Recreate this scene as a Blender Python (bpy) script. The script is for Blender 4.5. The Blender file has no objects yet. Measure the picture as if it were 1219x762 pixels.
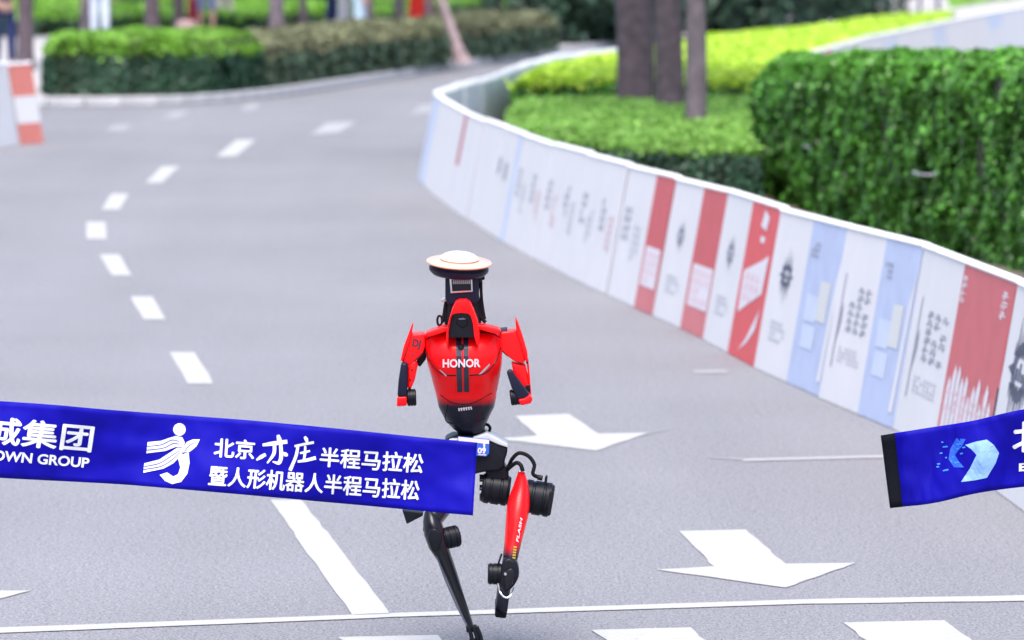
import bpy, bmesh, math, random
import numpy as np
from mathutils import Vector, Matrix, noise
from mathutils.bvhtree import BVHTree
S = bpy.context.scene
C = S.collection
rnd = random.Random(7)

# ------------------------------------------------------------------ camera
H, F, PW, PH, HOR = 2.95, 6500.0, 1219.0, 762.0, -140.0
PITCH = math.atan((PH/2 - HOR)/F)
cd = bpy.data.cameras.new('camera'); cam = bpy.data.objects.new('camera', cd); C.objects.link(cam)
cam.location = (0, 0, H); cam.rotation_euler = (math.pi/2 - PITCH, 0, 0)
cd.sensor_width = 36; cd.lens = F/PW*36; cd.clip_end = 3000; cd.clip_start = 0.5
cd.dof.use_dof = True; cd.dof.focus_distance = 20.55; cd.dof.aperture_fstop = 4.1
S.camera = cam
# ------------------------------------------------------------------ light
SUN_EL, SUN_AZ = math.radians(62), math.radians(186)      # azimuth from +Y towards +X
w = bpy.data.worlds.new('World'); S.world = w; w.use_nodes = True
nt = w.node_tree; bg = nt.nodes['Background']
sky = nt.nodes.new('ShaderNodeTexSky'); sky.sky_type = 'NISHITA'; sky.sun_disc = False
sky.sun_elevation = SUN_EL; sky.sun_rotation = SUN_AZ; sky.air_density = 1.0; sky.dust_density = 3.5; sky.ozone_density = 1.4
nt.links.new(sky.outputs[0], bg.inputs[0]); bg.inputs[1].default_value = 0.13
sl = bpy.data.lights.new('sun', 'SUN'); sl.energy = 1.5; sl.angle = math.radians(32); sl.color = (1, .97, .93)
sun = bpy.data.objects.new('sun', sl); C.objects.link(sun); sun.location = (0, 20, 40)
sd = Vector((math.sin(SUN_AZ)*math.cos(SUN_EL), math.cos(SUN_AZ)*math.cos(SUN_EL), math.sin(SUN_EL)))
sun.rotation_euler = sd.to_track_quat('Z', 'Y').to_euler()
S.view_settings.view_transform = 'Standard'; S.view_settings.look = 'None'
S.view_settings.exposure = 1.3; S.view_settings.gamma = 1
S.render.engine = 'CYCLES'; S.cycles.use_denoising = True
S.cycles.max_bounces = 6; S.cycles.transparent_max_bounces = 4
S.render.resolution_x, S.render.resolution_y = 1024, 640

# ------------------------------------------------------------------ pixel -> world
FW = Vector((0, math.cos(PITCH), -math.sin(PITCH))); UP = Vector((0, math.sin(PITCH), math.cos(PITCH)))
CAMP = Vector((0, 0, H))
def ray(px, py): return FW + Vector((1, 0, 0))*((px - PW/2)/F) + UP*((PH/2 - py)/F)
def at(px, py, z=0.0):
    d = ray(px, py); t = (z - H)/d.z
    return CAMP + d*t
def pd(px, py, Y):
    d = ray(px, py); return CAMP + d*(Y/d.y)

# ------------------------------------------------------------------ materials
MATS = {}
def mat(name, col, rough=.6, metal=0, coat=0, var=0, vscale=6, bump=0, bscale=60, trans=0, island=0, spec=.5, sheen=0):
    m = bpy.data.materials.new(name); m.use_nodes = True; n = m.node_tree; L = n.links
    b = n.nodes['Principled BSDF']; b.inputs['Base Color'].default_value = (*col, 1)
    b.inputs['Roughness'].default_value = rough; b.inputs['Metallic'].default_value = metal
    b.inputs['Coat Weight'].default_value = coat; b.inputs['Coat Roughness'].default_value = .08
    b.inputs['Specular IOR Level'].default_value = spec
    if sheen: b.inputs['Sheen Weight'].default_value = sheen
    if var or bump:
        tc = n.nodes.new('ShaderNodeTexCoord')
    src = None
    if var:
        nz = n.nodes.new('ShaderNodeTexNoise'); nz.inputs['Scale'].default_value = vscale; nz.inputs['Detail'].default_value = 6
        L.new(tc.outputs['Object'], nz.inputs['Vector'])
        mp = n.nodes.new('ShaderNodeMapRange'); mp.inputs['From Min'].default_value = .3; mp.inputs['From Max'].default_value = .7
        mp.inputs['To Min'].default_value = 1 - var; mp.inputs['To Max'].default_value = 1 + var
        L.new(nz.outputs['Fac'], mp.inputs['Value']); src = mp.outputs[0]
    if island:
        g = n.nodes.new('ShaderNodeNewGeometry')
        mp2 = n.nodes.new('ShaderNodeMapRange'); mp2.inputs['To Min'].default_value = 1 - island; mp2.inputs['To Max'].default_value = 1 + island
        L.new(g.outputs['Random Per Island'], mp2.inputs['Value'])
        if src:
            mu = n.nodes.new('ShaderNodeMath'); mu.operation = 'MULTIPLY'; L.new(src, mu.inputs[0]); L.new(mp2.outputs[0], mu.inputs[1]); src = mu.outputs[0]
        else: src = mp2.outputs[0]
    cs = None
    if src:
        vm = n.nodes.new('ShaderNodeVectorMath'); vm.operation = 'SCALE'; vm.inputs[0].default_value = col
        L.new(src, vm.inputs['Scale']); L.new(vm.outputs[0], b.inputs['Base Color']); cs = vm.outputs[0]
    if bump:
        n2 = n.nodes.new('ShaderNodeTexNoise'); n2.inputs['Scale'].default_value = bscale; n2.inputs['Detail'].default_value = 4
        L.new(tc.outputs['Object'], n2.inputs['Vector'])
        bp = n.nodes.new('ShaderNodeBump'); bp.inputs['Strength'].default_value = bump; bp.inputs['Distance'].default_value = .01
        L.new(n2.outputs['Fac'], bp.inputs['Height']); L.new(bp.outputs[0], b.inputs['Normal'])
    if trans:
        tr = n.nodes.new('ShaderNodeBsdfTranslucent'); tr.inputs[0].default_value = (*col, 1)
        if cs: L.new(cs, tr.inputs[0])
        mx = n.nodes.new('ShaderNodeMixShader'); mx.inputs[0].default_value = trans
        L.new(b.outputs[0], mx.inputs[1]); L.new(tr.outputs[0], mx.inputs[2])
        L.new(mx.outputs[0], n.nodes['Material Output'].inputs[0])
    MATS[name] = m; return m

def asphalt():
    m = bpy.data.materials.new('asphalt'); m.use_nodes = True; n = m.node_tree; L = n.links; b = n.nodes['Principled BSDF']
    tc = n.nodes.new('ShaderNodeTexCoord')
    def nz(scale, detail, rough=.5, sc=None):
        x = n.nodes.new('ShaderNodeTexNoise'); x.inputs['Scale'].default_value = scale; x.inputs['Detail'].default_value = detail
        x.inputs['Roughness'].default_value = rough
        if sc:
            mp = n.nodes.new('ShaderNodeMapping'); mp.inputs['Scale'].default_value = sc; mp.inputs['Rotation'].default_value = (0, 0, math.radians(8))
            L.new(tc.outputs['Object'], mp.inputs['Vector']); L.new(mp.outputs[0], x.inputs['Vector'])
        else: L.new(tc.outputs['Object'], x.inputs['Vector'])
        return x.outputs['Fac']
    def rng(s, a, bb, c, d):
        r = n.nodes.new('ShaderNodeMapRange'); r.inputs[1].default_value = a; r.inputs[2].default_value = bb
        r.inputs[3].default_value = c; r.inputs[4].default_value = d; L.new(s, r.inputs[0]); return r.outputs[0]
    def mul(a, c):
        x = n.nodes.new('ShaderNodeMath'); x.operation = 'MULTIPLY'; L.new(a, x.inputs[0]); L.new(c, x.inputs[1]); return x.outputs[0]
    g1 = rng(nz(80, 5, .8), .38, .62, .42, 1.55)          # aggregate
    g2 = rng(nz(26, 3, .6), .35, .65, .88, 1.1)
    g3 = rng(nz(.4, 4), .3, .7, .95, 1.05)             # large patches
    g4 = rng(nz(1.0, 3, .5, (1.1, .1, 1)), .3, .7, .955, 1.04)  # streaks along the lane
    v = n.nodes.new('ShaderNodeTexVoronoi'); v.inputs['Scale'].default_value = 26; L.new(tc.outputs['Object'], v.inputs['Vector'])
    v2 = rng(v.outputs['Distance'], .05, .10, .62, 1.0)      # scattered dark pores
    v3 = n.nodes.new('ShaderNodeTexVoronoi'); v3.inputs['Scale'].default_value = 1.3; L.new(tc.outputs['Object'], v3.inputs['Vector'])
    v4 = rng(v3.outputs['Distance'], .018, .035, .45, 1.0)     # a few tar spots
    g5 = rng(nz(1.0, 2, .5, (.42, .02, 1)), .38, .62, .955, 1.02)  # broad wheel tracks
    nn = mul(mul(mul(mul(g1, g2), mul(g3, g4)), v2), mul(v4, g5))
    vm = n.nodes.new('ShaderNodeVectorMath'); vm.operation = 'SCALE'; vm.inputs[0].default_value = (.226, .225, .244)
    L.new(nn, vm.inputs['Scale']); L.new(vm.outputs[0], b.inputs['Base Color'])
    b.inputs['Roughness'].default_value = .82; b.inputs['Specular IOR Level'].default_value = .3
    bp = n.nodes.new('ShaderNodeBump'); bp.inputs['Strength'].default_value = .5; bp.inputs['Distance'].default_value = .006
    L.new(nz(110, 3, .7), bp.inputs['Height']); L.new(bp.outputs[0], b.inputs['Normal'])
    return m
M_ASPH = asphalt()
def paint(name, col, wear):
    m = mat(name, col, .7, var=.05, vscale=9, bump=.3, bscale=110); n = m.node_tree; L = n.links
    # worn pinholes where the asphalt shows
    b = n.nodes['Principled BSDF']; tc = n.nodes.new('ShaderNodeTexCoord'); x = n.nodes.new('ShaderNodeTexNoise')
    x.inputs['Scale'].default_value = 34; x.inputs['Detail'].default_value = 8; x.inputs['Roughness'].default_value = .75
    L.new(tc.outputs['Object'], x.inputs['Vector'])
    r = n.nodes.new('ShaderNodeMapRange'); r.inputs[1].default_value = wear; r.inputs[2].default_value = wear + .07; L.new(x.outputs['Fac'], r.inputs[0])
    mx = n.nodes.new('ShaderNodeMix'); mx.data_type = 'RGBA'; mx.inputs[6].default_value = (.30, .30, .31, 1)
    src = b.inputs['Base Color'].links[0].from_socket
    L.new(r.outputs[0], mx.inputs[0]); L.new(src, mx.inputs[7]); L.new(mx.outputs[2], b.inputs['Base Color'])
    return m
M_PAINT = paint('road_paint', (.43, .43, .425), .36)
M_WORN = paint('worn_paint', (.36, .36, .37), .42)
M_FAINT = mat('faint_paint', (.285, .285, .30), .8, var=.15, vscale=5)
M_EARTH = mat('earth', (.2, .17, .13), .95, var=.25, vscale=2, bump=.5)
M_PAVE = mat('pavement', (.42, .4, .4), .85, var=.12, vscale=1.5, bump=.2)
M_KERB = mat('kerb_stone', (.36, .36, .38), .8, var=.15, vscale=4, bump=.3)
M_GRASS = mat('grass', (.1, .18, .03), .8, var=.3, vscale=1.2, bump=.6)
M_TWIG = mat('hedge_twigs', (.03, .04, .018), .9, var=.3, vscale=12)
M_BARK = mat('bark', (.09, .066, .08), .9, var=.35, vscale=9, bump=.9, bscale=24)
M_BARK3 = mat('pinkish_bark', (.32, .24, .25), .9, var=.3, vscale=7, bump=.8, bscale=24)
M_LEAFH = mat('lit_top_leaf', (.12, .33, .045), .42, var=.3, vscale=4, island=.5, trans=.3)  # top leaves of the tall hedge, overhead light put into the brighter green
M_BARK2 = mat('pale_bark', (.125, .10, .118), .9, var=.3, vscale=7, bump=.8, bscale=24)
M_LEAF = mat('hedge_leaf', (.095, .262, .044), .36, var=.5, vscale=3.5, island=.8, trans=.3)
M_LEAFD = mat('shaded_side_leaf', (.024, .075, .038), .5, var=.3, vscale=3, island=.5, trans=.2)  # sides of hedges and planting, their shade put into the darker green
M_LEAFB = mat('bright_leaf', (.19, .40, .045), .5, var=.25, vscale=2, island=.35, trans=.3)  # hedge tops, overhead light put into the colour; the grass tufts share it
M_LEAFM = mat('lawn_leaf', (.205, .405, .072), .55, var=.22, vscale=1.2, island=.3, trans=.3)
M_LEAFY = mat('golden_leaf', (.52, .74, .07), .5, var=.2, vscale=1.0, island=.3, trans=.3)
M_LEAFT = mat('tan_leaf', (.18, .19, .10), .6, var=.3, vscale=3, island=.4, trans=.2)
M_LEAFE = mat('evergreen_leaf', (.024, .06, .035), .6, var=.3, vscale=2, island=.5, trans=.15)
M_LEAFG = mat('grey_leaf', (.065, .11, .065), .6, var=.3, vscale=2, island=.4, trans=.2)

# ------------------------------------------------------------------ object helpers
def link(name, me, m, parent=None, smooth=False):
    o = bpy.data.objects.new(name, me); C.objects.link(o)
    if m is not None: me.materials.append(m)
    if smooth:
        me.polygons.foreach_set('use_smooth', [True]*len(me.polygons))
    if parent is not None: o.parent = parent
    return o
def origin(o):
    p = o; v = Vector((0, 0, 0))
    while p is not None: v += p.location; p = p.parent
    return v
def mesh(name, verts, faces, m, parent=None, smooth=False):
    off = origin(parent) if parent is not None else Vector((0, 0, 0))
    me = bpy.data.meshes.new(name)
    me.from_pydata([tuple(Vector(v) - off) for v in verts], [], faces); me.update()
    return link(name, me, m, parent, smooth)
def from_bm(name, bm, m, parent=None, smooth=False):
    off = origin(parent) if parent is not None else Vector((0, 0, 0))
    bmesh.ops.translate(bm, verts=bm.verts, vec=-off)
    bmesh.ops.recalc_face_normals(bm, faces=bm.faces)
    me = bpy.data.meshes.new(name); bm.to_mesh(me); bm.free()
    return link(name, me, m, parent, smooth)
def thing(name, label, cat, loc, group=None):
    o = bpy.data.objects.new(name, None); C.objects.link(o); o.location = loc; o.empty_display_size = .2
    tag(o, label, cat, group); return o
def tag(o, label, cat, group=None):
    o['label'] = label; o['category'] = cat
    if group: o['group'] = group
    return o
def struct(o): o['kind'] = 'structure'; return o
def smooth_edges(o, ang=35):
    me = o.data
    me.polygons.foreach_set('use_smooth', [True]*len(me.polygons))
    try: me.set_sharp_from_angle(angle=math.radians(ang))
    except Exception: pass
    return o
def prism_bm(front, back, bevel=0, seg=2):
    bm = bmesh.new(); a = [bm.verts.new(v) for v in front]; b = [bm.verts.new(v) for v in back]; n = len(a)
    bm.faces.new(a); bm.faces.new(b[::-1])
    for i in range(n):
        j = (i + 1) % n; bm.faces.new((a[j], a[i], b[i], b[j]))
    bmesh.ops.recalc_face_normals(bm, faces=bm.faces)
    if bevel: bmesh.ops.bevel(bm, geom=list(bm.edges), offset=bevel, segments=seg, affect='EDGES', profile=.6, clamp_overlap=True)
    return bm
def tube(name, pts, r, m, parent, sides=8, radii=None):
    pts = [Vector(p) for p in pts]; V = []; Fc = []
    for i, p in enumerate(pts):
        t = (pts[min(i+1, len(pts)-1)] - pts[max(i-1, 0)]).normalized()
        a = t.cross(Vector((.13, .31, .94))).normalized(); b = t.cross(a)
        rr = radii[i] if radii else r
        for k in range(sides):
            q = 2*math.pi*k/sides; V.append(p + a*(rr*math.cos(q)) + b*(rr*math.sin(q)))
    for i in range(len(pts)-1):
        for k in range(sides):
            k2 = (k+1) % sides
            Fc.append((i*sides+k, i*sides+k2, (i+1)*sides+k2, (i+1)*sides+k))
    Fc.append(tuple(range(sides))[::-1]); Fc.append(tuple((len(pts)-1)*sides + k for k in range(sides)))
    return smooth_edges(mesh(name, V, Fc, m, parent))
def catmull(pts, n=8):
    pts = [Vector(p) for p in pts]; out = []
    P = [pts[0]*2 - pts[1]] + pts + [pts[-1]*2 - pts[-2]]
    for i in range(1, len(P)-2):
        for k in range(n):
            t = k/n; a, b, c, d = P[i-1], P[i], P[i+1], P[i+2]
            out.append(.5*((2*b) + (c-a)*t + (2*a-5*b+4*c-d)*t*t + (3*b-a-3*c+d)*t*t*t))
    out.append(pts[-1]); return out

# ------------------------------------------------------------------ foliage
def leaf_mesh(name, P, N, size, m, parent=None, seed=0, jitter=1.0, aspect=1.7):
    rg = np.random.default_rng(seed); P = np.asarray(P, float); n = len(P); N = np.asarray(N, float)
    if parent is not None: P = P - np.array(origin(parent))
    N = N + rg.normal(0, .55*jitter, (n, 3)); N /= np.linalg.norm(N, axis=1)[:, None] + 1e-9
    U = np.cross(N, rg.normal(0, 1, (n, 3))); U /= np.linalg.norm(U, axis=1)[:, None] + 1e-9
    W = np.cross(N, U); s = size*rg.uniform(.55, 1.3, (n, 1))
    V = np.empty((n, 4, 3)); h = s*.5*aspect; k = s*.5
    V[:, 0] = P - U*h; V[:, 1] = P + W*k + N*s*.14; V[:, 2] = P + U*h; V[:, 3] = P - W*k + N*s*.14
    me = bpy.data.meshes.new(name); me.vertices.add(n*4); me.loops.add(n*4); me.polygons.add(n)
    me.vertices.foreach_set('co', V.reshape(-1)); me.loops.foreach_set('vertex_index', np.arange(n*4, dtype=np.int32))
    me.polygons.foreach_set('loop_start', np.arange(0, n*4, 4, dtype=np.int32))
    me.update(calc_edges=True); me.validate()
    return link(name, me, m, parent)
def inside(poly, x, y):
    c = False; j = len(poly)-1
    for i in range(len(poly)):
        xi, yi = poly[i]; xj, yj = poly[j]
        if (yi > y) != (yj > y) and x < (xj-xi)*(y-yi)/(yj-yi) + xi: c = not c
        j = i
    return c
def edge_dist(poly, x, y):
    d = 1e9
    for i in range(len(poly)):
        ax, ay = poly[i]; bx, by = poly[(i+1) % len(poly)]; dx, dy = bx-ax, by-ay
        t = max(0, min(1, ((x-ax)*dx + (y-ay)*dy)/(dx*dx+dy*dy+1e-9)))
        d = min(d, math.hypot(x-ax-t*dx, y-ay-t*dy))
    return d
def hedge(name, label, cat, poly, h, leaf, size, dens, rounding=.12, amp=.06, seed=0, group=None, nf=3.0, vstretch=.35, topmat=None, z0=0.0, core=None, sidef=1.0):
    """clipped hedge over a ground outline; h is a number or a function of x, y"""
    rr = random.Random(seed); hf = h if callable(h) else (lambda x, y: h)
    area = sum(poly[i][0]*poly[(i+1) % len(poly)][1] - poly[(i+1) % len(poly)][0]*poly[i][1] for i in range(len(poly)))/2
    if area < 0: poly = poly[::-1]; area = -area
    cx = sum(p[0] for p in poly)/len(poly); cy = sum(p[1] for p in poly)/len(poly)
    t = thing(name, label, cat, (cx, cy, z0), group)
    P, N, PT, NT = [], [], [], []
    for i in range(len(poly)):
        ax, ay = poly[i]; bx, by = poly[(i+1) % len(poly)]; L = math.hypot(bx-ax, by-ay)
        nx, ny = (by-ay)/L, -(bx-ax)/L
        if nx*(0-cx) + ny*(0-cy) < -.35*math.hypot(cx, cy): continue
        hh = max(hf(ax, ay), hf(bx, by))
        for k in range(int(L*hh*dens*sidef)):
            u = rr.random(); v = rr.random(); x = ax+(bx-ax)*u; y = ay+(by-ay)*u; H_ = hf(x, y); z = H_*v
            q = noise.noise(Vector((u*L*nf + seed*3.1, z*nf*vstretch, seed))) + .5*noise.noise(Vector((u*L*nf*2.3, z*nf*1.1, seed+5.)))
            if q < -.32 and rr.random() < .6: continue
            off = amp*q*1.6 + rr.uniform(-.04, .02)
            zz = z/H_
            if H_ - z < rounding: off -= (rounding - (H_-z))*.6
            sh_ = H_-z < rounding*rr.uniform(.35, 1.0)
            (PT if sh_ else P).append((x+nx*off, y+ny*off, z0+z)); (NT if sh_ else N).append((nx, ny, .55 + (.9 if sh_ else 0)))
    xs = [p[0] for p in poly]; ys = [p[1] for p in poly]
    for k in range(int((max(xs)-min(xs))*(max(ys)-min(ys))*dens)):
        x = rr.uniform(min(xs), max(xs)); y = rr.uniform(min(ys), max(ys))
        if not inside(poly, x, y): continue
        d = edge_dist(poly, x, y); z = hf(x, y)
        if d < rounding: z -= (rounding-d)**2/rounding*.7
        z += amp*noise.noise(Vector((x*nf*.6, y*nf*.6, seed+9.))) + rr.uniform(-.03, .03)
        PT.append((x, y, z0+z)); NT.append((0, 0, 1))
    # woody core
    g = [(cx+(x-cx)*(1-.06/max(.3, math.hypot(x-cx, y-cy))*2), cy+(y-cy)*(1-.06/max(.3, math.hypot(x-cx, y-cy))*2)) for x, y in poly]
    bm = prism_bm([(x, y, z0+.005) for x, y in g], [(x, y, z0+max(.1, hf(x, y)-.1)) for x, y in g])
    from_bm('branches', bm, core or M_TWIG, t)
    if topmat is None or topmat is leaf:
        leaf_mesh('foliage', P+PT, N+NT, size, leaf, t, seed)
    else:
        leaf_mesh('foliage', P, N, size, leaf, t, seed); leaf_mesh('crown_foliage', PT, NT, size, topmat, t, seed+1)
    return t

# ------------------------------------------------------------------ the ground
mesh_ground = struct(mesh('ground', [(-900, -60, -.02), (900, -60, -.02), (900, 1800, -.02), (-900, 1800, -.02)], [(0, 1, 2, 3)], M_EARTH))
kerb_px = [(-420, 138), (-200, 133), (60, 128), (200, 126), (320, 117), (430, 101), (540, 83), (640, 69), (735, 58), (900, 44), (1100, 30), (1300, 18)]
KC = catmull([at(x, y) for x, y in kerb_px], 10)
road_pts = [(p.x, p.y) for p in KC]
road_outline = [(-70, -20), (70, -20), (70, road_pts[-1][1])] + road_pts[::-1] + [(-70, road_pts[0][1])]
bm = bmesh.new(); bm.faces.new([bm.verts.new((x, y, 0)) for x, y in road_outline]); bmesh.ops.triangulate(bm, faces=bm.faces)
road = struct(from_bm('road', bm, M_ASPH))
for p in road.data.polygons:
    pass
# pavement beyond the far kerb, one sheet with its top at kerb height
pv = [(p.x, p.y+.16) for p in KC]
bm = bmesh.new(); bm.faces.new([bm.verts.new((x, y, .11)) for x, y in [(-70, pv[0][1])] + pv + [(70, pv[-1][1]), (70, 260), (-70, 260)]])
bmesh.ops.triangulate(bm, faces=bm.faces)
pavement = struct(from_bm('pavement', bm, M_PAVE))
# kerb of separate stones
kerb = struct(mesh('kerb', [(KC[0].x, KC[0].y+.02, .0)] + [(p.x, p.y+.02, 0) for p in KC] + [(p.x, p.y+.15, 0) for p in KC[::-1]],
                   [tuple(range(1, 2*len(KC)+1))], M_KERB))
def resample(pts, step):
    out = []; acc = 0; nxt = 0
    for a, b in zip(pts, pts[1:]):
        L = (b-a).length
        while nxt <= acc + L:
            out.append(a + (b-a)*((nxt-acc)/L)); nxt += step
        acc += L
    return out
KS = resample(KC, .5); stone_me = None
for i, (a, b) in enumerate(zip(KS, KS[1:])):
    if a.x < -8.5 or a.x > 3: continue
    ang = math.atan2(b.y-a.y, b.x-a.x)
    if stone_me is None:
        bm = prism_bm([(.008, 0, .003), (.492, 0, .003), (.492, .15, .003), (.008, .15, .003)], [(.008, .02, .125), (.492, .02, .125), (.492, .15, .125), (.008, .15, .125)], .012, 1)
        stone_me = bpy.data.meshes.new('kerb_stone'); bm.to_mesh(stone_me); bm.free(); stone_me.materials.append(M_KERB)
    o = bpy.data.objects.new('kerb_stone', stone_me); C.objects.link(o); o.parent = kerb
    o.location = (a.x, a.y, 0); o.rotation_euler = (0, 0, ang)

# ------------------------------------------------------------------ road markings (parts of the road)
def marking(name, pts, m=M_PAINT, z=.004, rag=.011, sub=10):
    out = []
    for i, p in enumerate(pts):
        q = pts[(i+1) % len(pts)]
        for k in range(sub):
            v = p + (q-p)*(k/sub); L = (q-p).length
            a = rag*noise.noise(v*6.3)*1.2 if 0 < k else 0
            nrm = Vector((-(q-p).y, (q-p).x, 0)).normalized() if L else Vector((0, 0, 0))
            v = v + nrm*a; out.append(Vector((v.x, v.y, z)))
    bm = bmesh.new(); bm.faces.new([bm.verts.new(v) for v in out]); bmesh.ops.triangulate(bm, faces=bm.faces)
    o = from_bm(name, bm, m, road)
    return o
G = lambda L: [at(x, y) for x, y in L]
dashes = [[(202, 420), (231.5, 420), (253.5, 457.5), (223.5, 457.5)], [(155.5, 353.5), (181, 353.5), (197.5, 381), (171, 381)],
          [(118, 303.5), (142, 303.5), (157, 328.5), (133.5, 328.5)], [(103, 264.5), (125.5, 264.5), (127, 285), (103.5, 285)],
          [(133, 231), (153.5, 231), (142, 250), (121, 250)], [(193, 198.5), (214, 198.5), (193, 218), (173, 218)],
          [(281, 167), (305, 166.5), (281, 186), (257.5, 187)], [(388, 147), (424, 145), (404, 158), (369, 161)],
          [(500, 125), (545, 123), (530, 133), (487, 137)]]
for i, q in enumerate(dashes): marking('lane_dash', G(q), M_PAINT if i < 7 else M_WORN if i < 8 else M_FAINT, sub=3)
for q in [[(293, 122), (312, 121), (304, 132), (285, 134)], [(205, 133), (228, 132), (212, 142), (190, 143)], [(135, 149), (158, 148), (148, 157), (126, 157)]]:
    marking('lane_dash', G(q), M_FAINT, sub=3)
marking('lane_line', G([(322, 596), (358, 596), (394, 640), (464, 731.5), (419, 733), (352, 640)]), sub=8)
A2 = G([(808, 633), (888, 631.5), (935, 672), (1019, 671), (935, 700.5), (782, 679), (850, 675)])
marking('arrow_marking', A2)
marking('arrow_marking', G([(613, 496), (677.5, 493.5), (712, 517), (772, 516), (710, 537.4), (590, 523), (639.6, 519.5)]))
sh = at(37, 704) - at(1019, 671)
marking('arrow_marking', [p + sh for p in A2])
marking('worn_streak', G([(766, 517.5), (772, 515), (800, 510.5), (800, 512)]), M_FAINT, z=.003)
marking('worn_streak', G([(826, 441), (866, 441), (866, 445), (826, 445)]), M_FAINT)
marking('worn_streak', G([(884, 546.8), (1048, 542.5), (1120, 540.5), (1120, 543.5), (1048, 546), (884, 550)]), M_WORN)
marking('worn_streak', G([(845, 545), (884, 546), (884, 548), (845, 546)]), M_FAINT, z=.003)
marking('stop_line', G([(-120, 752.5), (0, 748), (415, 733), (480, 730.3), (960, 714.4), (1219, 709.5), (1330, 707), (1330, 713.5), (1219, 716.3), (960, 719.8), (480, 735.2), (415, 738), (0, 754.6), (-120, 759)]), sub=6)
def stripe(tl, tr, bl, br):
    a, b, c, d = G([tl, tr, bl, br]); e = 1.6
    marking('crosswalk_stripe', [a, b, b + (d-b).normalized()*e, a + (c-a).normalized()*e], sub=12)
stripe((703.6, 751), (822.5, 748), (720, 762), (838, 762)); stripe((1003.6, 742), (1124, 739.5), (1027, 761), (1153, 761))
stripe((402, 759.5), (521, 757), (414, 767), (533, 768)); stripe((100, 769), (219, 767), (106, 776), (226, 776))
# edge line along the far kerb
E1 = [p + Vector((-.05, -1.1, 0)) for p in KC if -9 < p.x < 4]; E2 = [p + Vector((0, -.2, 0)) for p in E1]
marking('edge_line', E1 + E2[::-1], M_FAINT, z=.004, sub=1, rag=0)

# ------------------------------------------------------------------ planting bed of the island
bed = G([(1900, 900), (1150, 520), (960, 420), (800, 350), (680, 290), (612, 240)]) + [Vector((-.15, 55, 0)), Vector((.05, 59, 0)), Vector((.6, 62.5, 0)), Vector((1.6, 67, 0)), Vector((3.2, 73, 0)), Vector((5, 78, 0)), Vector((8, 86, 0)), Vector((26, 86, 0))]
bm = prism_bm([(p.x, p.y, .002) for p in bed], [(p.x, p.y, .1) for p in bed])
struct(from_bm('planting_bed', bm, M_EARTH))

# ------------------------------------------------------------------ barriers
M_WHITE = mat('white_cover', (.635, .625, .65), .55, var=.035, vscale=2.5, bump=.06, bscale=9)
M_CAP = mat('white_cap', (.82, .82, .84), .55, var=.04, bump=.1, bscale=14)
M_BACK = mat('grey_back', (.70, .72, .76), .7, var=.08)
M_RED = mat('red_print', (.50, .07, .085), .5, var=.05)
M_RED2 = mat('faded_red_print', (.52, .145, .16), .55, var=.08)
M_RBR = mat('bright_red_print', (.60, .065, .075), .5, var=.05)
M_BLUE = mat('pale_blue_print', (.40, .46, .64), .55, var=.06)
M_BLUE2 = mat('paler_blue_print', (.49, .55, .70), .55, var=.06)
mat('grey_pole_ink', (.2, .2, .27), .6); M_INK = mat('grey_ink', (.10, .11, .17), .6); M_INKL = mat('light_grey_ink', (.27, .27, .34), .6)
M_INKF = mat('faint_ink', (.46, .46, .52), .6); M_PRW = mat('white_print', (.64, .61, .66), .6)
M_YEL = mat('pale_yellow_print', (.55, .56, .56), .6); M_DARK = mat('dark_joint', (.02, .025, .06), .5)
mat('dark_red_print', (.42, .05, .09), .5); M_PINK = mat('pink_print', (.66, .42, .46), .6)
LEAN, BH = .165, .90
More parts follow.
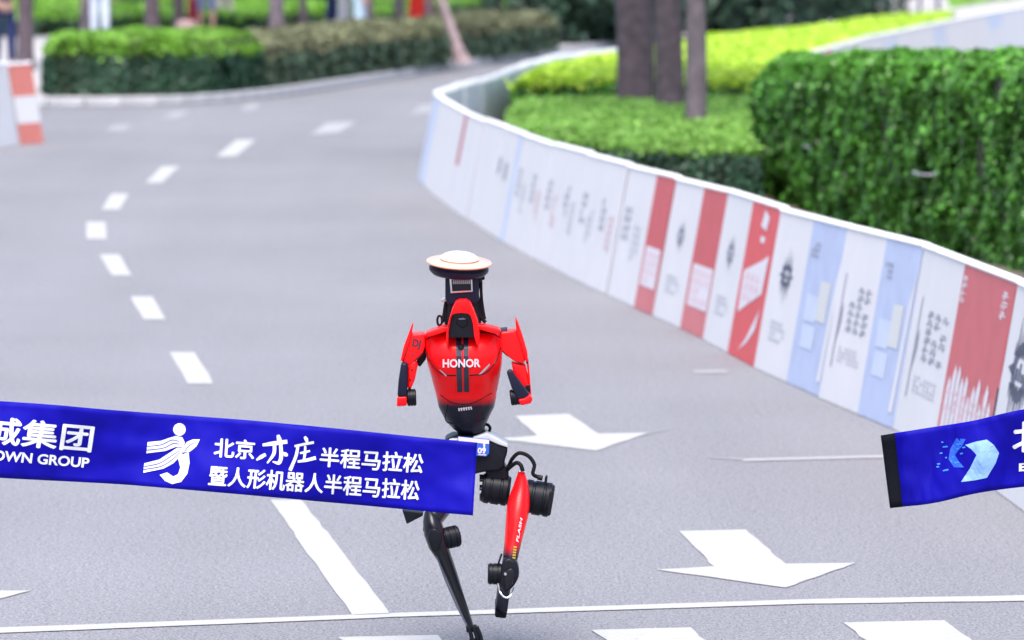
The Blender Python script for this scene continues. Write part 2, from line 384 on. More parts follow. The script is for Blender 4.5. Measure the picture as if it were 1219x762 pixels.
class Unit:
    def __init__(self, a, b, label, h=None, group='advertising barriers along the course', side=1):
        ht = lambda p: h or .875 + .135*max(0, min(1, (50-p.y)/20))
        jr = random.Random(int(a.x*997+b.y*613)); ja, jb = jr.uniform(-.007, .007), jr.uniform(-.007, .007)
        self.a = Vector((a.x+ja, a.y, 0)); self.b = Vector((b.x+jb, b.y, 0)); self.L = (self.b-self.a).length
        self.e = (self.b-self.a).normalized(); self.n = Vector((self.e.y, -self.e.x, 0))*side; self.h0, self.h1 = ht(a)+jr.uniform(-.01, .01), ht(b)+jr.uniform(-.01, .01)
        self.t = thing('crowd_barrier', label, 'barrier', (self.a+self.b)/2, group)
        e, n = self.e, self.n
        # hollow plastic body behind the cover: a bevelled prism with a foot and a rounded cap
        g = .006
        prof = [(-.03, .012), (-LEAN-.022, -9), (-LEAN-.06, -9), (-LEAN-.08, .10), (-LEAN-.20, .05), (-LEAN-.20, .012)]
        f = [self.a + e*g + n*(x-.008) + Vector((0, 0, z if z > -1 else self.h0-.03)) for x, z in prof]; k = [self.b - e*g + n*(x-.008) + Vector((0, 0, z if z > -1 else self.h1-.03)) for x, z in prof]
        from_bm('body', prism_bm(f, k, .008, 1), M_BACK, self.t)
        r = .021; c = []
        for s_ in range(10):
            q = 2*math.pi*s_/10; c.append((-LEAN-.018 + r*math.cos(q)*1.4, - .022 + r*math.sin(q)*.9))
        f = [self.a + e*.003 + n*x + Vector((0, 0, self.h0+z)) for x, z in c]; k = [self.b - e*.003 + n*x + Vector((0, 0, self.h1+z)) for x, z in c]
        smooth_edges(from_bm('top_cap', prism_bm(f, k), M_CAP, self.t), 50)
    def P(self, u, v, off=0.0):            # u in metres along the unit, v 0..1 up the face
        return self.a + self.e*u + self.n*(-LEAN*v + off) + Vector((0, 0, (self.h0 + (self.h1-self.h0)*u/self.L)*v*.965 + .004))
    def panel(self, u0, u1, m, name='cover_panel', v0=0, v1=1.0):
        n = max(2, int(8*(v1-v0))); V = []; Fc = []; u0 = max(u0, .005); u1 = min(u1, self.L-.005)
        nu = 5
        for j in range(n+1):
            for i in range(nu+1):
                u = u0+(u1-u0)*i/nu; v = v0+(v1-v0)*j/n
                bul = .0015*noise.noise(Vector((self.a.x*3+u*2.3, self.a.y+v*2.1, 1)))
                V.append(self.P(u, v, bul))
        for j in range(n):
            for i in range(nu): Fc.append((j*(nu+1)+i, j*(nu+1)+i+1, (j+1)*(nu+1)+i+1, (j+1)*(nu+1)+i))
        o = mesh(name, V, Fc, m, self.t)
        md = o.modifiers.new('s', 'SOLIDIFY'); md.thickness = .005; md.offset = 0
        return o
    def prints(self, polys, m, parent, name='print', off=.0052):
        V = []; Fc = []
        for pl in polys:
            i0 = len(V); V += [self.P(u, v, off) for u, v in pl]; Fc.append(tuple(range(i0, i0+len(pl))))
        o = mesh(name, V, Fc, m, self.t)
        if len(polys) > 1: o['kind'] = 'stuff'
        return o
def rect(u0, v0, u1, v1): return [(u0, v0), (u1, v0), (u1, v1), (u0, v1)]
def starburst(c, v, r, W, ax=2.0):
    out = []; k = 18; rx = r*ax
    for i in range(k):
        a, b = 6.283*i/k, 6.283*(i+1)/k
        out.append([(c+rx*math.cos(a), v+r*math.sin(a)), (c+rx*math.cos(b), v+r*math.sin(b)), (c+rx*.58*math.cos(b), v+r*.58*math.sin(b)), (c+rx*.58*math.cos(a), v+r*.58*math.sin(a))])
    for s_ in (-1, 1):
        for q, L in ((-.95, 1.0), (-.7, 1.9), (-.38, 1.5), (-.05, 2.7), (.3, 1.7), (.62, 2.3), (.92, 1.1)):
            x = c + rx*q; w_ = rx*.12; y0 = v+s_*r*.45
            out.append([(x-w_, y0), (x+w_, y0), (x+w_*.2, v+s_*r*L)] if s_ > 0 else [(x+w_, y0), (x-w_, y0), (x-w_*.2, v-r*L)])
    for s_ in (-1, 1): out.append([(c+s_*rx*1.5, v), (c+s_*rx*.8, v+s_*r*.25), (c+s_*rx*.8, v-s_*r*.25)])
    out += [rect(c-rx*.5, v-r*.3, c-rx*.2, v+r*.1), rect(c-rx*.12, v-r*.3, c+rx*.1, v+r*.3), rect(c+rx*.18, v-r*.3, c+rx*.5, v)]
    return out
def strokes(u0, v0, u1, v1, cols, rows, seed, fill=.85):
    """dense little brush marks standing in for small print that the photograph leaves unreadable"""
    r = random.Random(seed); out = []; cw = (u1-u0)/cols; rh = (v1-v0)/rows
    for i in range(cols):
        for j in range(rows):
            if r.random() > fill: continue
            x = u0+i*cw; y = v0+j*rh; w_ = cw*.78; h_ = rh*.80
            out.append(rect(x, y+h_*.40, x+w_, y+h_*.58)); q = r.random()*.5; out.append(rect(x+w_*(.15+q), y, x+w_*(.38+q), y+h_*.36)); out.append(rect(x, y+h_*.05, x+w_*.14, y+h_*.36))
            out.append(rect(x+w_*.1, y+h_*.78, x+w_*(.5+.5*r.random()), y+h_))
            if r.random() < .6: out.append(rect(x+w_*.35, y+h_*.6, x+w_*.6, y+h_*.77))
    return out
def white_star(U, u0, u1, ink=M_INK, sc=1.0):
    p = U.panel(u0, u1, M_WHITE); W = u1-u0; c = (u0+u1)/2
    U.prints(starburst(c, .62, .07*sc, W), ink, p, 'starburst_print'); U.prints(strokes(u0+W*.28, .20, u1-W*.25, .34, 5, 4, int(u0*9)+3), M_INKF, p, 'small_print')
def white_text(U, u0, u1, seed=0, ink=M_INKL):
    p = U.panel(u0, u1, M_WHITE); W = u1-u0
    sp = [[(u0+W*.16, .20), (u0+W*.185, .20), (u0+W*.20, .75), (u0+W*.18, .75)], [(u0+W*.19, .35), (u0+W*.25, .47), (u0+W*.24, .58), (u0+W*.195, .52)]]
    U.prints(sp, ink, p, 'emblem_print')
    U.prints(strokes(u0+W*.38, .42, u0+W*.92, .70, 3, 6, seed), ink, p, 'text_print'); U.prints(strokes(u0+W*.3, .24, u0+W*.85, .34, 7, 4, seed+1), M_INKF, p, 'small_print')
def white_faint(U, u0, u1, seed=0):
    p = U.panel(u0, u1, M_WHITE); W = u1-u0
    U.prints(strokes(u0+W*.15, .45, u0+W*.42, .72, 2, 4, seed, .9), M_INKL, p, 'text_print')
    U.prints(strokes(u0+W*.55, .32, u0+W*.82, .60, 2, 5, seed+4, .9), M_INKF if seed % 2 else M_PINK, p, 'small_print')
def blue_panel(U, u0, u1, seed=0):
    p = U.panel(u0, u1, M_BLUE); W = u1-u0
    U.prints([rect(u0+W*.18, .40, u0+W*.5, .56), rect(u0+W*.2, .24, u0+W*.56, .38)], M_BLUE2, p, 'square_print')
    U.prints([rect(u0+W*.5, .42, u0+W*.78, .66)], M_YEL, p, 'pale_print', .0058)
    U.prints([[(u0+W*.82, .08), (u0+W*.92, .08), (u0+W*.98, .86), (u0+W*.9, .70), (u0+W*.86, .4)]], M_WHITE, p, 'swoosh_print', .0056)
    U.prints(strokes(u0+W*.1, .78, u0+W*.34, .88, 3, 3, seed), M_INKL, p, 'small_print')
def red_build(U, u0, u1):
    p = U.panel(u0, u1, M_RBR); W = u1-u0
    U.prints([[(u0+W*.12, .28), (u0+W*.82, .45), (u0+W*.86, .70), (u0+W*.70, .66), (u0+W*.10, .55)], [(u0+W*.35, .05), (u0+W*.55, .14), (u0+W*.86, .36), (u0+W*.80, .22), (u0+W*.60, .12)],
              [(u0+W*.42, .86), (u0+W*.62, .84), (u0+W*.66, .93), (u0+W*.48, .97)], rect(u0+W*.48, .76, u0+W*.62, .80)], M_PRW, p, 'tower_print')
    U.prints(strokes(u0+W*.2, .36, u0+W*.74, .56, 3, 3, 4), M_PINK, p, 'window_print', .0058)
def red_block(U, u0, u1, seed=0, far=False):
    p = U.panel(u0, u1, M_RED, v0=.42); U.panel(u0, u1, M_RED2, v0=0, v1=.42); W = u1-u0
    U.prints([rect(u0+W*.12, .18, u0+W*.92, .47)], M_PRW, p, 'picture_print'); U.prints(strokes(u0+W*.18, .2, u0+W*.88, .45, 4, 4, seed), M_PINK, p, 'crowd_print', .0058)

bar_px = [(1290, 660), (1172, 574), (1063, 511), (976, 474), (898, 438), (837, 404.5), (776, 376), (700, 341), (640, 311), (600, 289), (560, 264), (536, 248), (514, 230), (500, 214)]
bp = [at(x, y) for x, y in bar_px]
far_top = [(505, 116), (522, 113), (545, 103), (562, 94), (578, 86), (600, 77.5), (622, 69.5), (650, 63), (690, 58.5), (735, 54), (790, 50)]
fp = [at(x, y, .90) for x, y in far_top]
fp = [Vector((p.x, p.y, 0)) for p in fp]
curve_pts = bp[:-1] + [at(497, 211)] + [Vector((-.86, 55.0, 0)), Vector((-.80, 56.2, 0)), Vector((-.62, 57.6, 0))] 
for p in fp[4:]:
    curve_pts.append(Vector((p.x-.10, p.y+.12, 0)))
BC = catmull(curve_pts, 16)
def cutlist():
    # unit ends: the first ones lie where the photograph shows the joints, then equal units along the curve
    fixed = [bp[i] for i in range(7)]
    k0 = min(range(len(BC)), key=lambda i: (BC[i]-bp[6]).length)
    k1 = min(range(len(BC)), key=lambda i: (BC[i]-at(600, 289)).length)
    seg = BC[k0:k1+1]; L = sum((b-a).length for a, b in zip(seg, seg[1:])); n = 4
    mid = resample(seg, L/n*.9999)[1:n+1]
    k2 = min(range(len(BC)), key=lambda i: (BC[i]-at(536, 248)).length)
    seg2 = BC[k1:k2+1]; L2 = sum((b-a).length for a, b in zip(seg2, seg2[1:])); n2 = max(2, round(L2/1.8)); mid2 = resample(seg2, L2/n2*.9999)[1:n2+1]
    rest = resample(BC[k2:], 1.25)[1:]
    return fixed, mid, mid2, rest
fx, m1, m2, rest = cutlist()
ends = fx + m1 + m2 + rest
n_fx, n_m1, n_m2 = len(fx)-1, len(m1), len(m2)
near_labels = ['white barrier cover with a grey starburst at the right edge of the photo',
               'white and faded red barrier cover directly above the torn right ribbon',
               'white lettered and pale blue barrier cover next left of the faded red one',
               'barrier cover with a dark starburst on white beside a pale blue panel',
               'barrier cover with white tower pictures on its bright red panel',
               'barrier cover with a square picture on red, next left of the white tower pictures']
pos_words = ['first', 'second', 'third', 'fourth', 'fifth', 'sixth', 'seventh', 'eighth', 'ninth', 'tenth', 'eleventh', 'twelfth', 'thirteenth', 'fourteenth', 'fifteenth', 'sixteenth', 'seventeenth', 'eighteenth', 'nineteenth', 'twentieth']
for i, (a, b) in enumerate(zip(ends, ends[1:])):
    # units run away from the camera: a is the near end. draw from far (image left) to near
    if i < n_fx: lab = near_labels[i]
    elif i < n_fx + n_m1: lab = ['white barrier cover ending in the leftmost red panel with a square picture', 'white barrier cover with faint print, next left of the three red picture panels',
                                 'faintly printed white barrier cover in the middle of the long white run', 'white barrier cover with faint print, directly right of the pale blue stripe'][i-n_fx]
    elif i < n_fx+n_m1+n_m2: lab = ['barrier cover with a pale blue stripe and two dark blots, beyond the long white run', 'narrow white barrier cover with a dark red stripe near the bend', 'white barrier cover by the dark red stripe at the bend'][i-n_fx-n_m1]
    else: lab = '%s white barrier piece round the bend past the dark red striped cover' % pos_words[i-n_fx-n_m1-n_m2]
    U = Unit(b, a, lab); L = U.L
    if i == 0:
            p = U.panel(0, L, M_WHITE); U.prints(starburst(.52, .60, .15, L, 1.6), M_INK, p, 'starburst_print')
    elif i == 1:
        white_text(U, 0, L*.46, 3); p = U.panel(L*.46, L, mat('dusty_red_print', (.50, .105, .12), .55, var=.06), v0=.4); U.panel(L*.46, L, M_RED2, v0=0, v1=.4)
        W = L*.54; u0 = L*.46
        rs = random.Random(9); sky = []
        for k_ in range(11):
            x = u0+W*(.06+.078*k_); top_ = .30 + .17*rs.random(); sky.append([(x, .06+.03*rs.random()), (x+W*.066, .05+.03*rs.random()), (x+W*.066, top_), (x+W*.03, top_+.04), (x, top_-.03)])
        U.prints(sky, M_PRW, p, 'skyline_print'); U.prints(strokes(u0+W*.08, .10, u0+W*.9, .36, 6, 6, 5, .7), M_PINK, p, 'window_print', .0058)
        U.prints(strokes(u0+W*.02, .80, u0+W*.14, .95, 1, 4, 3) + strokes(u0+W*.78, .80, u0+W*.92, .95, 1, 3, 4), M_PRW, p, 'small_print')
        U.prints([rect(L-.045, .56, L-.008, .995)], M_RBR, p, 'edge_strip', .006); U.prints([rect(L-.05, .0, L-.008, .47)], M_DARK, p, 'edge_strip', .006)
    elif i == 2: white_text(U, 0, L*.54, 11); blue_panel(U, L*.54, L, 2)
    elif i == 3: white_star(U, 0, L*.5); blue_panel(U, L*.5, L, 5)
    elif i == 4: white_star(U, 0, L*.49, M_INKL, .8); red_build(U, L*.49, L)
    elif i == 5: white_star(U, 0, L*.55, M_INKL, .75); red_block(U, L*.55, L, 3)
    elif i == 6:
        white_faint(U, 0, L*.62, 3); red_block(U, L*.62, L, 8)
    elif i < n_fx + n_m1:
        white_faint(U, 0, L*.5, i); white_faint(U, L*.5, L, i+7)
    elif i < n_fx+n_m1+n_m2:
        if i == n_fx+n_m1:
            p = U.panel(0, L*.8, M_WHITE); U.panel(L*.8, L, M_BLUE2)
            U.prints(strokes(L*.1, .56, L*.24, .74, 2, 2, 3) + strokes(L*.42, .52, L*.58, .72, 2, 2, 3) + [rect(L*.1, .58, L*.2, .72), rect(L*.45, .55, L*.55, .70)], M_INKL, p, 'blot_print')
        else:
            U.panel(0, L*.86, M_WHITE)
            U.panel(L*.86, L, M_WHITE)
    else:
        j = i-n_fx-n_m1-n_m2
        if j == 0: U.panel(0, L*.74, M_WHITE); U.panel(L*.74, L, MATS['dark_red_print'], v0=.45); U.panel(L*.74, L, M_PRW, v0=0, v1=.45)
        else: U.panel(0, L, M_WHITE if j % 3 else M_BLUE2)
# left barrier, its end piece striped red and white
la = [at(52, 170.5), at(24, 172.5), at(-30, 182), at(-120, 199)]
def left_unit(a, b, label, kind):
    U = Unit(a, b, label, h=.93); L = U.L
    if kind == 'red':
        M_OR = mat('orange_red_band', (.55, .17, .14), .55, var=.08); U.panel(0, L, M_OR, v0=.60); U.panel(0, L, M_WHITE, v0=.26, v1=.60); U.panel(0, L, M_OR, v0=0, v1=.26)
    else: U.panel(0, L, M_WHITE)
left_unit(la[1], la[0], 'red, white and red banded barrier end left of the clipped green hedge', 'red')
left_unit(la[2], la[1], 'white barrier running off the left edge of the photo, next to the red banded end', 'w')
# far barrier at the upper right
fr = [at(961, 66, .9), at(998, 57, .9), at(1003, 55, .9), at(1045, 44, .9), at(1100, 32, .9), at(1160, 20, .9), at(1230, 7, .9), at(1300, -4, .9)]
fr = [Vector((p.x, p.y, 0)) for p in fr]
flab = ['low pale barrier end left of the red strip above the big leafy hedge', 'thin red barrier strip above the big leafy hedge', 'pale barrier beside the red strip above the big leafy hedge',
        'second pale barrier right of the red strip, rising behind the big hedge', 'third pale barrier right of the red strip, below the white boards', 'fourth pale barrier right of the red strip, with a blue patch', 'last pale barrier at the right edge behind the big hedge']
for i, (a, b) in enumerate(zip(fr, fr[1:])):
    U = Unit(a, b, flab[i], h=.9, group='far advertising barriers behind the big hedge'); L = U.L
    U.panel(0, L, M_RED if i == 1 else M_WHITE)
    if i >= 3:
        U.panel(L*.35, L*.6, M_BLUE2, 'blue_print', .05, .95); 

# ------------------------------------------------------------------ hedges and planting
XY = lambda L: [(p.x, p.y) for p in L]
def hb(x, y): return 1.62 - (y-40.4)*.031
big = [(p.x, p.y) for p in (at(904, 238), at(925, 250), at(1000, 277), at(1110, 308), at(1219, 340), at(1420, 398))] + [(6.2, 39.5), (5.4, 43.6), (3.6, 49.6), (2.45, 50.8)]
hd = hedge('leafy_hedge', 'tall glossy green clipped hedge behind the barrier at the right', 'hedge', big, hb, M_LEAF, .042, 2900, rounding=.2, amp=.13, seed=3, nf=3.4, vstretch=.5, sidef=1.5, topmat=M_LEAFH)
for px0, px1, py, Y in ((957, 1006, 176, 47.15), (1086, 1124, 207, 42.55)):
    tube('tie_wire', [pd(px0, py-3, Y+.35), pd(px0+6, py, Y+.12), pd((px0+px1)/2, py+1.5, Y), pd(px1, py-2, Y-.05)], .007, M_PRW if False else MATS['faint_ink'], hd, 6)
ZA = .67
A = [at(604, 146, ZA), at(650, 160, ZA), at(720, 171, ZA), at(800, 173, ZA), at(906, 175, ZA)] + [Vector((2.2, 50.9, 0)), Vector((4.4, 50.9, 0)), Vector((4.6, 58, 0))] + [at(900, 116, ZA), at(620, 116, ZA), at(603, 128, ZA)]
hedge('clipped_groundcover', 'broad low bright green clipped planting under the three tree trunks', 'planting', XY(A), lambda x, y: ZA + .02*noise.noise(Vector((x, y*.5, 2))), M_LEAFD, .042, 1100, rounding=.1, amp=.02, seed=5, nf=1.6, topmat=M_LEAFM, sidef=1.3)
ZB = .87
Bp = [Vector((.0, 58.1, 0)), at(760, 113, .65), Vector((2.6, 57.9, 0)), Vector((2.95, 58.2, 0)), at(946, 68, ZB), at(992, 55, ZB), at(1050, 40, ZB), at(1100, 29, ZB), at(1133, 21, ZB), at(1132, 13, ZB), at(1045, 20, ZB), at(960, 32, ZB), at(840, 43, ZB), at(735, 63, ZB), at(690, 68, ZB), at(650, 76, ZB), at(626, 84, ZB)]
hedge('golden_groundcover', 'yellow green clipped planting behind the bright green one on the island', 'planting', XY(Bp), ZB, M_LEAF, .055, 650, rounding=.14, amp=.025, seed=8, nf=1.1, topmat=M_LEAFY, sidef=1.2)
def band(ptsf, depth):
    """outline of a hedge from its front foot line"""
    back = []
    for i, p in enumerate(ptsf):
        t = (ptsf[min(i+1, len(ptsf)-1)] - ptsf[max(i-1, 0)]).normalized(); nn = Vector((-t.y, t.x, 0))
        back.append(p + nn*depth)
    return XY(ptsf + back[::-1])
PZ = .11
GP = lambda L: [at(x, y, PZ) for x, y in L]
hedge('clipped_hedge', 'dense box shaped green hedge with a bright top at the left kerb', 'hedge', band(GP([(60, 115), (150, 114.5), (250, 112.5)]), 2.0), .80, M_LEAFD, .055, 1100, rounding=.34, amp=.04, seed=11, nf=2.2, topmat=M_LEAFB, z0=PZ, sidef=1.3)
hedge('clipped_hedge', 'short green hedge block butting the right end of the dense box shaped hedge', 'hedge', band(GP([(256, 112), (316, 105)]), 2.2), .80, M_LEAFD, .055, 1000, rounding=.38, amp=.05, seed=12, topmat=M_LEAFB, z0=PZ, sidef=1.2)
hedge('clipped_hedge', 'grey green hedge with tan tips, right of the bright topped left hedges', 'hedge', band(GP([(322, 105), (380, 97), (440, 89), (534, 76)]), 1.6), .66, M_LEAFG, .07, 600, rounding=.26, amp=.07, seed=13, topmat=M_LEAFT, z0=PZ)
hedge('clipped_hedge', 'low grey hedge farther round the bend, right of the leaning pale trunk', 'hedge', band(GP([(552, 72), (600, 67), (664, 58)]), 1.6), .60, M_LEAFG, .075, 520, rounding=.26, amp=.07, seed=14, topmat=M_LEAFT, z0=PZ)
# far strip of low planting beyond the pavement
for i, (x0, x1, yb, lab) in enumerate([(-30, 170, 43, 'far bright green planting strip at the top left corner'), (178, 318, 41, 'far bright green planting strip behind the people near the left hedges'),
                                   (326, 500, 36, 'far bright green planting strip behind the people in dark and pale trousers'), (528, 690, 23, 'far bright green planting strip above the low grey hedge')]):
    f = [at(x0, yb+1, PZ), at((x0+x1)/2, yb, PZ), at(x1, yb-1.5, PZ)]
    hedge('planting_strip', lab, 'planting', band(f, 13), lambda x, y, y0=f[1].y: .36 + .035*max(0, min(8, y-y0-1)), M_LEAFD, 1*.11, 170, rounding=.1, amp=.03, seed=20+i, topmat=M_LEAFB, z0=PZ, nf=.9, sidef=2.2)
# grass bank at the upper right
gb = [at(1132, 16), at(1180, 8), at(1400, -20), Vector((40, 150, 0)), Vector((9.5, 150, 0)), at(1128, 2)]
bm = bmesh.new(); bm.faces.new([bm.verts.new((p.x, p.y, .125)) for p in gb]); bmesh.ops.triangulate(bm, faces=bm.faces)
struct(from_bm('grass_verge', bm, M_GRASS))
rg = random.Random(4); PP = []
for k in range(9000):
    p = at(rg.uniform(1128, 1260), rg.uniform(-8, 16)); 
    if inside(XY(gb), p.x, p.y): PP.append((p.x, p.y, .15))
o = leaf_mesh('grass_tufts', PP, [(0, -.6, .8)]*len(PP), .09, M_LEAFB, None, 33); o['kind'] = 'stuff'
# dark evergreen shrubs behind the golden planting
def shrub(px, py, w, h, label, seed, m=M_LEAFE):
    p = at(px, py, PZ); t = thing('evergreen_shrub', label, 'shrub', p, 'evergreen shrubs behind the island')
    r = random.Random(seed); P, N = [], []
    lumps = [(r.uniform(-.35, .35)*w, r.uniform(-.2, .2)*w, (.16 + .085*_)*h, r.uniform(.30, .45)*w) for _ in range(9)]
    for k in range(2600):
        a, b, c, rad = lumps[k % 9]; u = Vector((r.gauss(0, 1), r.gauss(0, 1), r.gauss(0, 1))).normalized(); q = rad*r.uniform(.75, 1.05)
        z = c + u.z*q*1.1
        if z < .02: continue
        P.append((p.x+a+u.x*q, p.y+b+u.y*q, p.z+z)); N.append((u.x, u.y, u.z+.2))
    leaf_mesh('foliage', P, N, .15, m, t, seed)
    tube('stem', [p, p+Vector((.05, 0, h*.4)), p+Vector((-.04, .05, h*.8))], .06, M_BARK, t, 7, [.08, .06, .03])
for i, (px, py, w_, h_, l) in enumerate([(655, 52, 1.5, 2.0, 'bluish dark evergreen shrub at the end of the low grey hedge'), (705, 50, 1.9, 2.4, 'dark evergreen shrub left of the widest trunk on the island'),
        (765, 38, 1.7, 2.4, 'dark evergreen shrub seen between the island trunks'), (820, 34, 1.7, 2.4, 'dark evergreen shrub right behind the thin island trunk'), (868, 40, 1.7, 2.5, 'dark evergreen shrub, first right of the island trunks'),
        (918, 36, 1.7, 2.5, 'dark evergreen shrub, second right of the island trunks'), (966, 30, 1.7, 2.5, 'dark evergreen shrub, third right of the island trunks'), (1012, 23, 1.5, 2.5, 'dark evergreen shrub just left of the white boards')]):
    shrub(px, py, w_*1.25, h_, l, 50+i)

# ------------------------------------------------------------------ trees
def tree(base, r, label, m, seed, h=6.5, lean=(0, 0), flare=1.35, group='trees along the course', bend=0, crown=True, r2=None):
    t = thing('tree', label, 'tree', base, group); rr = random.Random(seed); V = []; Fc = []; n = 16; rings = 22
    top = base + Vector((lean[0], lean[1], h))
    for i in range(rings):
        s = i/(rings-1); z = s**1.5; c = base.lerp(top, z) + Vector((.05*noise.noise(Vector((z*4, seed, 0))) + bend*math.sin(z*3.1), .04*noise.noise(Vector((z*4, seed, 5))), 0)) * min(1, z*4)
        rad = r*(1-.45*z)*(1 + (flare-1)*math.exp(-z*h*5))
        for k in range(n):
            q = 2*math.pi*k/n
            w_ = rad*(1 + .14*noise.noise(Vector((math.cos(q)*1.8, math.sin(q)*1.8, z*h*.9 + seed*7))) + .08*math.exp(-z*h*4)*math.sin(q*5+seed))
            V.append(c + Vector((w_*math.cos(q), w_*math.sin(q), 0)))
    for i in range(rings-1):
        for k in range(n): Fc.append((i*n+k, i*n+(k+1) % n, (i+1)*n+(k+1) % n, (i+1)*n+k))
    mesh('trunk', V, Fc, m, t, True)
    P, N = [], []; tips = []
    for b in range(6):
        q = b*1.05 + rr.random(); z0 = h*(.62 + .06*b); p0 = base.lerp(top, z0/h); tip = p0 + Vector((math.cos(q)*rr.uniform(1.0, 1.8), math.sin(q)*rr.uniform(1.0, 1.8), rr.uniform(.8, 1.6)))
        tube('limb', [p0, p0.lerp(tip, .5) + Vector((0, 0, .1)), tip], .05, m, t, 6, [r*.4, r*.25, r*.1]); tips += [p0.lerp(tip, .6), tip]
    tips.append(top)
    for k in range(1100):
        c = tips[k % len(tips)]; u = Vector((rr.gauss(0, .5), rr.gauss(0, .5), rr.gauss(0, .38)))
        P.append(tuple(c+u)); N.append((u.x, u.y, u.z+.4))
    leaf_mesh('crown', P, N, .17, M_LEAF, t, seed)
    return t
def tr(px, py, wpx, label, seed, m=M_BARK, z=PZ, **k):
    b = at(px, py, z); r = wpx/2*b.y/F; b.z = 0.01 if z > .5 else z
    return tree(b, r, label, m, seed, **k)
tr(757, 119, 50, 'thickest dark trunk, leftmost of three on the green island', 1, z=ZA, flare=1.0, lean=(-.1, .3))
tr(802, 125, 36, 'dark trunk between the thickest and the thin one on the island', 2, z=ZA, flare=1.0, lean=(-.25, .5))
tr(828, 143, 27, 'thin greyish trunk standing nearest, rightmost on the island', 3, M_BARK2, z=ZA, flare=1.0, lean=(.0, .2))
tr(31, 84, 19, 'dark trunk above the red banded barrier end at the left', 4)
tr(101, 49, 11, 'slim grey trunk left of the pale trousers above the left hedge', 5, M_BARK2)
tr(181, 49, 18, 'grey brown trunk behind the middle of the bright topped left hedge', 6)
tr(213, 46, 14, 'dark slim trunk left of the crimson trousers', 7)
tr(329, 52, 18, 'two toned pale trunk at the right end of the bright left hedges', 8, M_BARK2)
tr(361, 48, 9, 'thin trunk between the pale trunk and the navy trousers', 9)
tr(440, 50, 11, 'slim dark trunk right of the light blue trousers', 10)
tr(475, 44, 12, 'slim grey trunk left of the hanging red flag', 15, M_BARK2)
tr(592, 27, 11, 'slim trunk far behind the low grey hedge', 16)
# pale trunk that leans over the kerb
b = at(551, 76, PZ); t = tree(b + Vector((0, .25, 0)), .075, 'leaning pale pinkish trunk at the kerb between two grey hedges', M_BARK3, 17, lean=(-1.9, .4), h=5.5, flare=2.2, bend=.05)

# ------------------------------------------------------------------ street things at the back
M_MAUVE = mat('mauve_cloth', (.27, .16, .19), .9, var=.15); M_STONE = mat('pink_stone', (.55, .36, .36), .8, var=.1, bump=.2)
M_FLAG = mat('red_flag', (.75, .02, .015), .7, var=.08); M_POLE = mat('grey_pole', (.3, .31, .33), .5)
p = at(222, 47, PZ); d = .19
t = thing('stone_bollard', 'squat pink stone block behind the left hedge by the crimson trousers', 'bollard', p)
prof = [(.24, 0), (.24, .06), (.21, .08), (.185, .30), (.16, .34), (.05, .36)]
V = []; Fc = []
for i, (r_, z) in enumerate(prof):
    for k in range(20): q = 2*math.pi*k/20; V.append(p + Vector((r_*math.cos(q), r_*math.sin(q), z)))
for i in range(len(prof)-1):
    for k in range(20): Fc.append((i*20+k, i*20+(k+1) % 20, (i+1)*20+(k+1) % 20, (i+1)*20+k))
Fc.append(tuple(range((len(prof)-1)*20, len(prof)*20))); smooth_edges(mesh('block', V, Fc, M_STONE, t))
# hanging red flag on a pole
p = at(494, 41, PZ); t = thing('event_flag', 'bright red flag hanging on a pole behind the tan tipped hedge', 'flag', p)
tube('pole', [p, p+Vector((0, 0, 2.6))], .02, M_POLE, t, 10); tube('base', [p, p+Vector((0, 0, .04))], .2, M_POLE, t, 16)
V = []; Fc = []
for j in range(15):
    for i in range(9):
        V.append(p + Vector((-.13+.27*i/8 + .03*math.sin(j*.4), -.06+.05*math.sin(i*1.1+j*.3), .20+2.2*j/14)))
for j in range(14):
    for i in range(8): Fc.append((j*9+i, j*9+i+1, (j+1)*9+i+1, (j+1)*9+i))
o = mesh('cloth', V, Fc, M_FLAG, t, True); md = o.modifiers.new('s', 'SOLIDIFY'); md.thickness = .004
# white boards at the upper right
p = at(1083, 21, PZ); t = thing('event_board', 'white folding board stand with dark posts beyond the golden planting', 'board', p)
sc = p.y/F
for x0, x1, y_ in ((-36, 8, 0), (16, 31, .1)):
    from_bm('board', prism_bm([p+Vector((x0*sc, y_, .06)), p+Vector((x1*sc, y_+.05, .06)), p+Vector((x1*sc, y_+.05, 1.5)), p+Vector(((x0+18)*sc, y_, 1.5))],
        [p+Vector((x0*sc, y_+.03, .06)), p+Vector((x1*sc, y_+.08, .06)), p+Vector((x1*sc, y_+.08, 1.5)), p+Vector(((x0+18)*sc, y_+.03, 1.5))], .004, 1), M_WHITE, t)
for x_ in (12, 34): tube('post', [p+Vector((x_*sc, .06, 0)), p+Vector((x_*sc, .06, 1.55))], .04, MATS['dark_joint'], t, 10)

# ------------------------------------------------------------------ people at the back
M_SKIN = mat('skin', (.45, .27, .2), .6); M_HAIR = mat('hair', (.02, .015, .012), .6)
def skin_mesh(name, nodes, edges, m, parent, sub=1):
    me = bpy.data.meshes.new(name+'_cage'); me.from_pydata([n[0] for n in nodes], edges, []); me.update()
    o = bpy.data.objects.new(name+'_cage', me); C.objects.link(o)
    o.modifiers.new('k', 'SKIN'); sv = me.skin_vertices[0].data
    for i, n in enumerate(nodes):
        r_ = n[1] if isinstance(n[1], tuple) else (n[1], n[1]); sv[i].radius = r_; sv[i].use_root = (i == 0)
    s = o.modifiers.new('s', 'SUBSURF'); s.levels = sub; s.render_levels = sub
    dg = bpy.context.evaluated_depsgraph_get(); ev = o.evaluated_get(dg); m2 = bpy.data.meshes.new_from_object(ev)
    bpy.data.objects.remove(o); m2.name = name; m2.materials.clear()
    return link(name, m2, m, parent, True)
